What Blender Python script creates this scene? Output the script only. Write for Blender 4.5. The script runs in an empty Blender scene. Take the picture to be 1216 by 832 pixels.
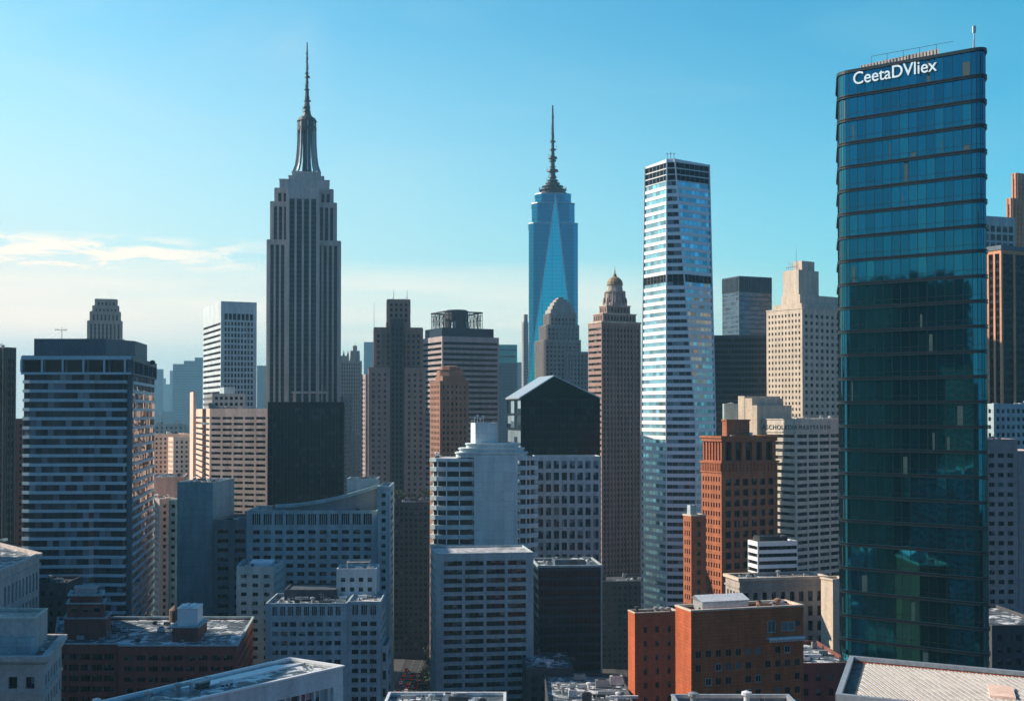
import bpy, math, random
from mathutils import Vector
R = math.radians
rg = random.Random(11)
sc = bpy.context.scene

# ------------------------------------------------------------------ camera
F, CX, HY, CAMH, PITCH = 1500.0, 608.0, 490.0, 150.0, R(1.0)
cam = bpy.data.objects.new('camera', bpy.data.cameras.new('camera'))
sc.collection.objects.link(cam); sc.camera = cam
cam.location = (0, 0, CAMH); cam.rotation_euler = (R(90) + PITCH, 0, 0)
cam.data.sensor_width = 36; cam.data.lens = 36 * F / 1216
YC = HY - F * math.tan(PITCH)
cam.data.shift_y = (YC - 416) / 1216
cam.data.clip_end = 30000; cam.data.clip_start = 1

# ------------------------------------------------------------------ sun, sky, exposure
SUN_PHI, SUN_EL = R(12), R(32)                  # from the left, a little ahead of the camera
sdir = Vector((-math.cos(SUN_PHI) * math.cos(SUN_EL), math.sin(SUN_PHI) * math.cos(SUN_EL), math.sin(SUN_EL)))
sl = bpy.data.lights.new('sun', 'SUN'); sl.energy = 5.0; sl.angle = R(0.5); sl.color = (1.0, 0.84, 0.68)
sun = bpy.data.objects.new('sun', sl); sc.collection.objects.link(sun)
sun.rotation_euler = (-sdir).to_track_quat('-Z', 'Y').to_euler()
sc.view_settings.view_transform = 'Standard'; sc.view_settings.look = 'None'
sc.view_settings.gamma = 1; sc.view_settings.use_curve_mapping = False
sc.view_settings.exposure = 0.56
sc.cycles.max_bounces = 6; sc.cycles.diffuse_bounces = 3; sc.cycles.glossy_bounces = 3
sc.cycles.volume_bounces = 0; sc.cycles.caustics_reflective = False; sc.cycles.caustics_refractive = False
sc.cycles.sample_clamp_indirect = 4
sc.cycles.use_denoising = True

w = bpy.data.worlds.new('World'); sc.world = w; w.use_nodes = True
N, K = w.node_tree.nodes, w.node_tree.links
N.clear()
def nd(t, **kw):
    n = N.new(t)
    for k, v in kw.items(): setattr(n, k, v)
    return n
def mth(op, a, b=None, c=None, clamp=False):
    n = nd('ShaderNodeMath', operation=op, use_clamp=clamp)
    for i, v in enumerate((a, b, c)):
        if v is None: continue
        if isinstance(v, (int, float)): n.inputs[i].default_value = v
        else: K.new(v, n.inputs[i])
    return n.outputs[0]
out = nd('ShaderNodeOutputWorld'); bg = nd('ShaderNodeBackground'); bg.inputs['Strength'].default_value = 0.15
sky = nd('ShaderNodeTexSky', sky_type='NISHITA', sun_disc=False)
sky.sun_elevation = SUN_EL; sky.sun_rotation = R(-78)
sky.altitude = 0; sky.air_density = 1.0; sky.dust_density = 1.0; sky.ozone_density = 1.5
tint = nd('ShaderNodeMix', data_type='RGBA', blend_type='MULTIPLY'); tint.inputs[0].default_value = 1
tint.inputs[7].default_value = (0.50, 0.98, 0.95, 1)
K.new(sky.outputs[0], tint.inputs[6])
tc = nd('ShaderNodeTexCoord'); sep = nd('ShaderNodeSeparateXYZ'); K.new(tc.outputs['Generated'], sep.inputs[0])
x, y, z = sep.outputs
el = mth('ARCTAN2', z, mth('SQRT', mth('ADD', mth('MULTIPLY', x, x), mth('MULTIPLY', y, y))))
az = mth('ARCTAN2', x, y)
cmb = nd('ShaderNodeCombineXYZ'); K.new(mth('MULTIPLY', az, 24.0), cmb.inputs[0]); K.new(mth('MULTIPLY', el, 120.0), cmb.inputs[1])
nz = nd('ShaderNodeTexNoise'); nz.inputs['Scale'].default_value = 1.0; nz.inputs['Detail'].default_value = 9; nz.inputs['Roughness'].default_value = 0.6
nz.inputs['Distortion'].default_value = 0.4
K.new(cmb.outputs[0], nz.inputs['Vector'])
def bump_el(c, h):      # 1 at elevation c (deg), 0 at distance h
    d = mth('DIVIDE', mth('ABSOLUTE', mth('SUBTRACT', el, R(c))), R(h))
    return mth('SUBTRACT', 1.0, d, clamp=True)
leftw = mth('MULTIPLY_ADD', az, -2.6, 0.28, clamp=True)      # more cloud to the left
wisp = mth('MULTIPLY', mth('MULTIPLY', mth('SUBTRACT', nz.outputs[0], 0.43), 8.0, clamp=True), mth('MULTIPLY', bump_el(6.8, 0.95), 1.7, clamp=True))
wisp = mth('MULTIPLY', wisp, mth('MULTIPLY_ADD', az, -6.0, -0.75, clamp=True))
cmb2 = nd('ShaderNodeCombineXYZ'); K.new(mth('MULTIPLY', az, 3.0), cmb2.inputs[0]); K.new(mth('MULTIPLY', el, 34.0), cmb2.inputs[1])
nz2 = nd('ShaderNodeTexNoise'); nz2.inputs['Scale'].default_value = 1.0; nz2.inputs['Detail'].default_value = 5
K.new(cmb2.outputs[0], nz2.inputs['Vector'])
bank = mth('MULTIPLY', mth('MULTIPLY_ADD', nz2.outputs[0], 2.2, -0.45, clamp=True), mth('MULTIPLY', bump_el(4.6, 2.3), 1.8, clamp=True))
bank = mth('MULTIPLY', bank, mth('MULTIPLY_ADD', az, -4.5, 1.2, clamp=True))
cl = mth('MAXIMUM', mth('MULTIPLY', wisp, 0.92), mth('MULTIPLY', bank, 0.85))
# thin veil that whitens the lowest sky
veil = mth('MULTIPLY', mth('SUBTRACT', 1.0, mth('DIVIDE', el, R(17)), clamp=True), mth('MULTIPLY_ADD', az, -1.1, 0.42, clamp=True))
veilmix = nd('ShaderNodeMix', data_type='RGBA'); K.new(mth('MULTIPLY', veil, 1.5, clamp=True), veilmix.inputs[0]); K.new(tint.outputs[2], veilmix.inputs[6])
veilmix.inputs[7].default_value = (3.7, 4.5, 4.4, 1)
cmix = nd('ShaderNodeMix', data_type='RGBA'); K.new(cl, cmix.inputs[0]); K.new(veilmix.outputs[2], cmix.inputs[6])
cmix.inputs[7].default_value = (6.2, 5.6, 4.7, 1)
# darkening added overhead and behind the camera, to cut skylight on shaded fronts
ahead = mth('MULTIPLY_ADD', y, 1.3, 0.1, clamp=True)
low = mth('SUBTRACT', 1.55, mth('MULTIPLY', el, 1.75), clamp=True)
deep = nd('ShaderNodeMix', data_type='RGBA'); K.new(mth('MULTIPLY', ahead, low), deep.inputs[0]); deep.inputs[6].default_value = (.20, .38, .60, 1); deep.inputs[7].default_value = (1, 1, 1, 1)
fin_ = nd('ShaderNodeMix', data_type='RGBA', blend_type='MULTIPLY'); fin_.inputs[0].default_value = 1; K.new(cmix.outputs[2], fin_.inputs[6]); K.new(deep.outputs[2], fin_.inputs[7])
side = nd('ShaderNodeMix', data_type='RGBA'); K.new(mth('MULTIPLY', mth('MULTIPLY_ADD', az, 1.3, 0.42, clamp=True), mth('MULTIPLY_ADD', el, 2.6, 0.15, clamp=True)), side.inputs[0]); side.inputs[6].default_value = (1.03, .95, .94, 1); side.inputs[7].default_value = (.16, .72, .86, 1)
cmb3 = nd('ShaderNodeCombineXYZ'); K.new(mth('MULTIPLY', az, 4.0), cmb3.inputs[0]); K.new(mth('MULTIPLY', el, 11.0), cmb3.inputs[1])
nz3 = nd('ShaderNodeTexNoise'); nz3.inputs['Scale'].default_value = 1.0; nz3.inputs['Detail'].default_value = 8; nz3.inputs['Distortion'].default_value = .8; K.new(cmb3.outputs[0], nz3.inputs['Vector'])
thin = nd('ShaderNodeMix', data_type='RGBA'); K.new(mth('MULTIPLY', mth('MULTIPLY', mth('SUBTRACT', nz3.outputs[0], .5), 2.2, clamp=True), .30), thin.inputs[0]); K.new(fin_.outputs[2], thin.inputs[6]); thin.inputs[7].default_value = (3.9, 4.3, 4.3, 1)
fin_ = thin
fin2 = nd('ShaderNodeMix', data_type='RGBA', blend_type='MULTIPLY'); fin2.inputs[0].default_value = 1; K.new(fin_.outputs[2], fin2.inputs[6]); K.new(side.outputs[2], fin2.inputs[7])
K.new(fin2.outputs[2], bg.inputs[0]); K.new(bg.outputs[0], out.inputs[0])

# ------------------------------------------------------------------ materials
MATS = {}
def principled(name):
    m = bpy.data.materials.new(name); m.use_nodes = True
    nt = m.node_tree; return m, nt, nt.nodes['Principled BSDF']
def wall_mat(name, col, var=0.22, rough=0.85, streak=0.5, spec=0.3, joint=None):
    m, nt, p = principled(name); n, k = nt.nodes, nt.links
    g = n.new('ShaderNodeNewGeometry')
    mp = n.new('ShaderNodeMapping'); mp.inputs['Scale'].default_value = (0.35, 0.35, 0.05 if streak else 0.35); k.new(g.outputs['Position'], mp.inputs[0])
    a = n.new('ShaderNodeTexNoise'); a.inputs['Scale'].default_value = 1; a.inputs['Detail'].default_value = 6; k.new(mp.outputs[0], a.inputs['Vector'])
    b = n.new('ShaderNodeTexNoise'); b.inputs['Scale'].default_value = 0.9; b.inputs['Detail'].default_value = 5; b.inputs['Roughness'].default_value = 0.7; k.new(g.outputs['Position'], b.inputs['Vector'])
    ad = n.new('ShaderNodeMath'); ad.operation = 'MULTIPLY_ADD'; k.new(a.outputs[0], ad.inputs[0]); ad.inputs[1].default_value = 0.5
    hb = n.new('ShaderNodeMath'); hb.operation = 'MULTIPLY'; k.new(b.outputs[0], hb.inputs[0]); hb.inputs[1].default_value = 0.5; k.new(hb.outputs[0], ad.inputs[2])
    r = n.new('ShaderNodeValToRGB'); k.new(ad.outputs[0], r.inputs[0])
    r.color_ramp.elements[0].position = 0.33; r.color_ramp.elements[1].position = 0.67
    r.color_ramp.elements[0].color = [c * (1 - var * 1.6) for c in col] + [1]
    r.color_ramp.elements[1].color = [min(1, c * (1 + var)) for c in col] + [1]
    co = r.outputs[0]
    if joint:      # panel joints between cast slabs
        sp = n.new('ShaderNodeSeparateXYZ'); k.new(g.outputs['Position'], sp.inputs[0]); cx_ = n.new('ShaderNodeCombineXYZ')
        s_ = n.new('ShaderNodeMath'); k.new(sp.outputs[0], s_.inputs[0]); k.new(sp.outputs[1], s_.inputs[1]); k.new(s_.outputs[0], cx_.inputs[0]); k.new(sp.outputs[2], cx_.inputs[1])
        bt = n.new('ShaderNodeTexBrick'); k.new(cx_.outputs[0], bt.inputs['Vector']); bt.inputs['Scale'].default_value = 1; bt.inputs['Brick Width'].default_value = joint[0]; bt.inputs['Row Height'].default_value = joint[1]
        bt.inputs['Mortar Size'].default_value = .09; bt.offset = 0; bt.inputs['Color1'].default_value = (1, 1, 1, 1); bt.inputs['Color2'].default_value = (.86, .87, .88, 1); bt.inputs['Mortar'].default_value = (.70, .71, .72, 1)
        mj = n.new('ShaderNodeMix'); mj.data_type = 'RGBA'; mj.blend_type = 'MULTIPLY'; mj.inputs[0].default_value = 1; k.new(co, mj.inputs[6]); k.new(bt.outputs['Color'], mj.inputs[7]); co = mj.outputs[2]
    k.new(co, p.inputs['Base Color']); p.inputs['Roughness'].default_value = rough
    p.inputs['Specular IOR Level'].default_value = spec
    MATS[name] = m; return m
def glass_mat(name, dark, light=(0.35, 0.36, 0.36), pl=0.16, metal=0.0, rough=0.07, tilt=0.03, spec=0.9, wav=0.0, lines=None, spread=(.6, 1.5)):
    """window glass: each pane has its own small tilt, some have pale blinds behind"""
    m, nt, p = principled(name); n, k = nt.nodes, nt.links
    at = n.new('ShaderNodeAttribute'); at.attribute_name = 'rnd'
    r = n.new('ShaderNodeValToRGB'); k.new(at.outputs['Fac'], r.inputs[0]); e = r.color_ramp.elements
    e[0].position = 0; e[0].color = [c * spread[0] for c in dark] + [1]
    e[1].position = 1 - pl; e[1].color = [c * spread[1] for c in dark] + [1]
    x = e.new(1 - pl + 0.002); x.color = [d * 0.6 + l * 0.4 for d, l in zip(dark, light)] + [1]
    x = e.new(1.0); x.color = list(light) + [1]
    col = r.outputs[0]
    g = n.new('ShaderNodeNewGeometry')
    wn = n.new('ShaderNodeTexWhiteNoise'); wn.noise_dimensions = '1D'; k.new(at.outputs['Fac'], wn.inputs['W'])
    s = n.new('ShaderNodeVectorMath'); s.operation = 'SUBTRACT'; k.new(wn.outputs['Color'], s.inputs[0]); s.inputs[1].default_value = (.5, .5, .5)
    sm = n.new('ShaderNodeVectorMath'); sm.operation = 'SCALE'; k.new(s.outputs[0], sm.inputs[0]); sm.inputs['Scale'].default_value = tilt
    ad = n.new('ShaderNodeVectorMath'); ad.operation = 'ADD'; k.new(sm.outputs[0], ad.inputs[0]); k.new(g.outputs['Normal'], ad.inputs[1])
    cur = ad.outputs[0]
    if wav:
        nz = n.new('ShaderNodeTexNoise'); nz.inputs['Scale'].default_value = 0.5; nz.inputs['Detail'].default_value = 2; k.new(g.outputs['Position'], nz.inputs['Vector'])
        s2 = n.new('ShaderNodeVectorMath'); s2.operation = 'SUBTRACT'; k.new(nz.outputs['Color'], s2.inputs[0]); s2.inputs[1].default_value = (.5, .5, .5)
        s3 = n.new('ShaderNodeVectorMath'); s3.operation = 'SCALE'; k.new(s2.outputs[0], s3.inputs[0]); s3.inputs['Scale'].default_value = wav
        a2 = n.new('ShaderNodeVectorMath'); a2.operation = 'ADD'; k.new(s3.outputs[0], a2.inputs[0]); k.new(cur, a2.inputs[1]); cur = a2.outputs[0]
    nm = n.new('ShaderNodeVectorMath'); nm.operation = 'NORMALIZE'; k.new(cur, nm.inputs[0]); k.new(nm.outputs[0], p.inputs['Normal'])
    if lines:      # floor lines and mullions of a skin too far off to model pane by pane
        fh, bw, lc = lines
        sp = n.new('ShaderNodeSeparateXYZ'); k.new(g.outputs['Position'], sp.inputs[0])
        def frac(v, per, wdt):
            d = n.new('ShaderNodeMath'); d.operation = 'DIVIDE'; k.new(v, d.inputs[0]); d.inputs[1].default_value = per
            f = n.new('ShaderNodeMath'); f.operation = 'FRACT'; k.new(d.outputs[0], f.inputs[0])
            l = n.new('ShaderNodeMath'); l.operation = 'LESS_THAN'; k.new(f.outputs[0], l.inputs[0]); l.inputs[1].default_value = wdt
            return l.outputs[0]
        mx = n.new('ShaderNodeMath'); mx.operation = 'MAXIMUM'; k.new(frac(sp.outputs[2], fh, 0.22), mx.inputs[0]); k.new(frac(sp.outputs[0], bw, 0.1), mx.inputs[1])
        mi = n.new('ShaderNodeMix'); mi.data_type = 'RGBA'; k.new(mx.outputs[0], mi.inputs[0]); k.new(col, mi.inputs[6]); mi.inputs[7].default_value = list(lc) + [1]
        col = mi.outputs[2]
    k.new(col, p.inputs['Base Color'])
    p.inputs['Roughness'].default_value = rough; p.inputs['Metallic'].default_value = metal; p.inputs['Specular IOR Level'].default_value = spec
    MATS[name] = m; return m
def roof_mat(name, a, b, c, thr=0.58):
    """flat roofing with pale worn patches and dark patches of their own shape"""
    m, nt, p = principled(name); n, k = nt.nodes, nt.links
    g = n.new('ShaderNodeNewGeometry')
    t1 = n.new('ShaderNodeTexNoise'); t1.inputs['Scale'].default_value = 0.19; t1.inputs['Detail'].default_value = 8; t1.inputs['Roughness'].default_value = 0.65; t1.inputs['Distortion'].default_value = 1.2
    k.new(g.outputs['Position'], t1.inputs['Vector'])
    r = n.new('ShaderNodeValToRGB'); k.new(t1.outputs[0], r.inputs[0]); e = r.color_ramp.elements
    e[0].position = 0.40; e[0].color = list(a) + [1]; e[1].position = thr + 0.03; e[1].color = list(c) + [1]
    x = e.new(0.46); x.color = list(b) + [1]; x = e.new(thr); x.color = list(b) + [1]
    t2 = n.new('ShaderNodeTexNoise'); t2.inputs['Scale'].default_value = 1.4; t2.inputs['Detail'].default_value = 6; k.new(g.outputs['Position'], t2.inputs['Vector'])
    mi = n.new('ShaderNodeMix'); mi.data_type = 'RGBA'; mi.blend_type = 'OVERLAY'; mi.inputs[0].default_value = 0.8; k.new(r.outputs[0], mi.inputs[6]); k.new(t2.outputs[0], mi.inputs[7])
    bt = n.new('ShaderNodeTexBrick'); k.new(g.outputs['Position'], bt.inputs['Vector']); bt.inputs['Scale'].default_value = 1; bt.inputs['Brick Width'].default_value = 7; bt.inputs['Row Height'].default_value = 1.6
    bt.inputs['Mortar Size'].default_value = .07; bt.inputs['Color1'].default_value = (1, 1, 1, 1); bt.inputs['Color2'].default_value = (.7, .72, .74, 1); bt.inputs['Mortar'].default_value = (.35, .35, .35, 1)
    ms = n.new('ShaderNodeMix'); ms.data_type = 'RGBA'; ms.blend_type = 'MULTIPLY'; ms.inputs[0].default_value = .8; k.new(mi.outputs[2], ms.inputs[6]); k.new(bt.outputs['Color'], ms.inputs[7])
    k.new(ms.outputs[2], p.inputs['Base Color']); p.inputs['Roughness'].default_value = 0.6
    MATS[name] = m; return m
def plain(name, col, rough=0.5, metal=0.0, emit=None):
    m, nt, p = principled(name); n, k = nt.nodes, nt.links
    g = n.new('ShaderNodeNewGeometry'); t = n.new('ShaderNodeTexNoise'); t.inputs['Scale'].default_value = 1.5; t.inputs['Detail'].default_value = 4; k.new(g.outputs['Position'], t.inputs['Vector'])
    r = n.new('ShaderNodeValToRGB'); k.new(t.outputs[0], r.inputs[0]); e = r.color_ramp.elements
    e[0].position = .3; e[1].position = .7; e[0].color = [c * .8 for c in col] + [1]; e[1].color = [min(1, c * 1.12) for c in col] + [1]
    k.new(r.outputs[0], p.inputs['Base Color']); p.inputs['Roughness'].default_value = rough; p.inputs['Metallic'].default_value = metal
    if emit: p.inputs['Emission Color'].default_value = list(col) + [1]; p.inputs['Emission Strength'].default_value = emit
    MATS[name] = m; return m

wall_mat('white_concrete', (.56, .63, .63)); wall_mat('pale_concrete', (.41, .51, .52), joint=(6, 3.6)); wall_mat('grey_concrete', (.28, .29, .30))
wall_mat('dark_concrete', (.075, .08, .09)); wall_mat('smooth_white', (.62, .72, .72), var=.14, joint=(4.5, 4.15))
wall_mat('limestone', (.40, .36, .32)); wall_mat('grey_limestone', (.54, .48, .45)); wall_mat('terracotta', (.42, .145, .07), joint=(3, 1.2)); wall_mat('brown_stone', (.35, .235, .20)); wall_mat('cream_stone', (.62, .52, .41))
wall_mat('cream_panel', (.64, .58, .49)); wall_mat('salmon_stone', (.80, .56, .44)); wall_mat('pink_stone', (.42, .34, .33))
wall_mat('orange_brick', (.52, .125, .045), joint=(2.4, .8), var=.25); wall_mat('red_brick', (.26, .075, .06), joint=(2.4, .8)); wall_mat('dark_brick', (.20, .075, .06)); wall_mat('rust_brick', (.29, .155, .11))
wall_mat('coral_stone', (.62, .30, .17)); wall_mat('haze_stone', (.40, .36, .33)); wall_mat('blue_panel', (.12, .22, .30)); wall_mat('slate_panel', (.10, .14, .17), rough=.5)  # blue of the far blocks has distant haze put into its colour
wall_mat('black_panel', (.006, .010, .017), rough=.4, streak=0, spec=.25); wall_mat('navy_panel', (.014, .035, .06), rough=.4, spec=.3)
wall_mat('teal_panel', (.004, .016, .022), rough=.35, spec=.5); wall_mat('white_metal', (.80, .82, .82), var=.06, rough=.4, spec=.5)
wall_mat('spandrel_blue', (.45, .62, .68), var=.1, rough=.45); wall_mat('green_copper', (.10, .42, .38), rough=.6); wall_mat('gold_dome', (.30, .21, .11), rough=.5)
glass_mat('glass', (.005, .010, .015), light=(.16, .18, .19), pl=.12, spec=.22); glass_mat('glass_grey', (.010, .012, .016), pl=.2, light=(.16, .155, .15), spec=.22); glass_mat('glass_black', (.003, .006, .011), pl=.04, light=(.03, .045, .055), spec=.15)
glass_mat('glass_tower', (.015, .21, .27), light=(.03, .27, .30), pl=.08, spread=(.8, 1.1), metal=.97, tilt=.007, wav=.012, rough=.04)
glass_mat('glass_sky', (.28, .54, .60), light=(.42, .5, .52), pl=.12, metal=.7, tilt=.07, rough=.12)
glass_mat('glass_office', (.012, .028, .042), light=(.26, .34, .38), pl=.28, metal=.0, tilt=.06, spec=.3)
glass_mat('glass_mirror', (.03, .33, .44), light=(.03, .35, .46), pl=.2, metal=.9, spread=(.9, 1.1), tilt=.0, wav=.02, rough=.15, lines=(4.2, 3.0, (.05, .16, .24)))
glass_mat('glass_bright', (.05, .88, .90), light=(.05, .9, .92), pl=.2, metal=.95, spread=(.9, 1.1), tilt=.0, wav=.02, rough=.2, lines=(4.2, 11.0, (.04, .58, .64)))  # facet glass: a bright sky reflection is put into this lighter colour
glass_mat('glass_dim', (.005, .011, .018), light=(.045, .065, .08), pl=.1, tilt=.05, spec=.2)
glass_mat('glass_slate', (.06, .12, .17), light=(.12, .2, .26), pl=.2, metal=.5, tilt=.02, rough=.15)
roof_mat('roofing', (.025, .035, .045), (.10, .13, .15), (.74, .77, .78), .535); roof_mat('roof_light', (.25, .26, .27), (.45, .46, .47), (.75, .75, .74), .54)
roof_mat('roof_dark', (.03, .035, .04), (.09, .10, .11), (.35, .37, .4), .62); roof_mat('roof_gravel', (.22, .20, .18), (.36, .33, .29), (.55, .52, .47), .6)
plain('metal_grey', (.35, .37, .38), .45, .4); plain('metal_dark', (.06, .065, .07), .5, .4); plain('metal_white', (.7, .72, .72), .4); plain('metal_light', (.5, .53, .55), .35, .5)
plain('tank_wood', (.16, .10, .07), .8); plain('asphalt', (.035, .037, .04), .85); plain('pavement_stone', (.07, .07, .07), .8); plain('road_paint', (.7, .7, .66), .6)
plain('sign_white', (.62, .78, .86), .5, 0, 0.12); plain('blind_green', (.012, .05, .055), .5); plain('car_white', (.6, .6, .6), .3); plain('car_black', (.02, .02, .025), .3); plain('car_yellow', (.55, .32, .03), .3); plain('car_red', (.12, .015, .015), .3); plain('rubber', (.02, .02, .02), .8)
plain('tail_red', (.9, .03, .02), .4, 0, .8); plain('bark', (.09, .065, .05), .9); plain('leaf', (.05, .07, .03), .8)

# ------------------------------------------------------------------ pixel <-> place, mesh building
def Z(py, D):
    v = (YC - py) / F
    return CAMH + D * (math.sin(PITCH) + v * math.cos(PITCH)) / (math.cos(PITCH) - v * math.sin(PITCH))
def X(px, D): return (px - CX) / F * D
def proj(x, y, z):
    d = y * math.cos(PITCH) + (z - CAMH) * math.sin(PITCH); v = -y * math.sin(PITCH) + (z - CAMH) * math.cos(PITCH)
    return CX + F * x / max(d, .1), YC - F * v / max(d, .1)

class MB:
    def __init__(s): s.v = []; s.f = []; s.m = []; s.r = []; s.smooth = []
    def poly(s, pts, mi=0, r=0.0, sm=False):
        i = len(s.v); s.v += [tuple(p) for p in pts]; s.f.append(tuple(range(i, i + len(pts)))); s.m.append(mi); s.r.append(r); s.smooth.append(sm)
    def box(s, x0, x1, y0, y1, z0, z1, mi=0, o=(0, 0), a=0.0):
        ca, sa = math.cos(a), math.sin(a)
        P = lambda x, y, z: (o[0] + x * ca - y * sa, o[1] + x * sa + y * ca, z)
        q = [P(x0, y0, z0), P(x1, y0, z0), P(x1, y1, z0), P(x0, y1, z0), P(x0, y0, z1), P(x1, y0, z1), P(x1, y1, z1), P(x0, y1, z1)]
        for f in ((0, 3, 2, 1), (4, 5, 6, 7), (0, 1, 5, 4), (1, 2, 6, 5), (2, 3, 7, 6), (3, 0, 4, 7)): s.poly([q[i] for i in f], mi)
    def prism(s, pl, z0, z1, mi=0, top=True):
        n = len(pl)
        for i in range(n):
            a, b = pl[i], pl[(i + 1) % n]; s.poly([(a[0], a[1], z0), (b[0], b[1], z0), (b[0], b[1], z1), (a[0], a[1], z1)], mi)
        if top: s.poly([(p[0], p[1], z1) for p in pl], mi)
    def lathe(s, cx, cy, prof, n=16, mi=0, sm=True):
        for (r0, z0), (r1, z1) in zip(prof, prof[1:]):
            for i in range(n):
                a, b = 2 * math.pi * i / n, 2 * math.pi * (i + 1) / n
                q = [(cx + r0 * math.cos(a), cy + r0 * math.sin(a), z0), (cx + r0 * math.cos(b), cy + r0 * math.sin(b), z0), (cx + r1 * math.cos(b), cy + r1 * math.sin(b), z1), (cx + r1 * math.cos(a), cy + r1 * math.sin(a), z1)]
                if r1 < 1e-4: q = q[:3]
                elif r0 < 1e-4: q = [q[0], q[2], q[3]]
                s.poly(q, mi, 0, sm and abs(z1 - z0) > .01)
    def tube(s, p, q, r0, r1=None, n=6, mi=0):
        r1 = r0 if r1 is None else r1; p, q = Vector(p), Vector(q); d = (q - p).normalized()
        u = d.orthogonal().normalized(); v = d.cross(u)
        A = [p + (u * math.cos(2 * math.pi * i / n) + v * math.sin(2 * math.pi * i / n)) * r0 for i in range(n)]
        B = [q + (u * math.cos(2 * math.pi * i / n) + v * math.sin(2 * math.pi * i / n)) * r1 for i in range(n)]
        for i in range(n): j = (i + 1) % n; s.poly([A[i], A[j], B[j], B[i]], mi)
        s.poly(A[::-1], mi); s.poly(B, mi)
    def build(s, name, mats, parent=None, org=(0, 0, 0), loc=None):
        if not s.f: return None
        me = bpy.data.meshes.new(name); ox, oy, oz = org
        me.from_pydata([(a - ox, b - oy, c - oz) for a, b, c in s.v], [], s.f)
        me.polygons.foreach_set('material_index', s.m)
        if any(s.smooth): me.polygons.foreach_set('use_smooth', s.smooth)
        if any(s.r):
            at = me.attributes.new('rnd', 'FLOAT', 'FACE'); at.data.foreach_set('value', s.r)
        for m in mats: me.materials.append(MATS[m])
        o = bpy.data.objects.new(name, me); sc.collection.objects.link(o)
        if parent: o.parent = parent
        if loc: o.location = loc
        return o

def offset(pl, d):
    """outward (d>0) mitred offset of a CCW polygon"""
    n = len(pl); res = []
    for i in range(n):
        a, b, c = pl[i - 1], pl[i], pl[(i + 1) % n]
        e1 = Vector((b[0] - a[0], b[1] - a[1])).normalized(); e2 = Vector((c[0] - b[0], c[1] - b[1])).normalized()
        n1 = Vector((e1.y, -e1.x)); n2 = Vector((e2.y, -e2.x)); m = (n1 + n2)
        m = m / max(m.length_squared, 1e-6) * 2
        if m.length > 3: m = m.normalized() * 3
        res.append((b[0] + m.x * d, b[1] + m.y * d))
    return res
def corner_fp(L, C, Rp, D, th):
    """rectangular footprint whose nearest corner stands at pixel column C and distance D"""
    t = R(th); rd = (math.cos(t), math.sin(t)); ld = (-math.sin(t), math.cos(t)); xc = X(C, D)
    uR, uL = (Rp - CX) / F, (L - CX) / F
    w_ = (uR * D - xc) / (rd[0] - uR * rd[1]); d_ = (uL * D - xc) / (ld[0] - uL * ld[1])
    return [(xc, D), (xc + w_ * rd[0], D + w_ * rd[1]), (xc + w_ * rd[0] + d_ * ld[0], D + w_ * rd[1] + d_ * ld[1]), (xc + d_ * ld[0], D + d_ * ld[1])]
def front_fp(L, Rp, D, dep, th=0.0):
    t = R(th); rd = (math.cos(t), math.sin(t)); ld = (-math.sin(t), math.cos(t)); x0 = X(L, D); uR = (Rp - CX) / F
    w_ = (uR * D - x0) / (rd[0] - uR * rd[1])
    return [(x0, D), (x0 + w_ * rd[0], D + w_ * rd[1]), (x0 + w_ * rd[0] + dep * ld[0], D + w_ * rd[1] + dep * ld[1]), (x0 + dep * ld[0], D + dep * ld[1])]
def sub_fp(fp, a0, a1, b0, b1):
    """a sub-rectangle of a corner footprint: a along the right-hand face, b along the left-hand one"""
    c, r, k, l = [Vector(p) for p in fp]; A, B = r - c, l - c
    return [tuple(c + A * u + B * v) for u, v in ((a0, b0), (a1, b0), (a1, b1), (a0, b1))]

class St:
    def __init__(s, **k):
        s.bay = 3.2; s.fh = 3.6; s.fx = .55; s.fz = .5; s.fs = .5; s.mx = 1.0; s.mt = 2.0; s.mb = 1.0; s.rc = .4; s.mull = 1; s.nx = None
        s.grp = 'each'; s.gl = 'glass'; s.frame = 'metal_dark'; s.ledge = None; s.fin = None; s.wname = 'window'; s.hb = None; s.one = False; s.bar = .12; s.gl2 = None
        for a, b in k.items(): setattr(s, a, b)
BLANK = None

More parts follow.
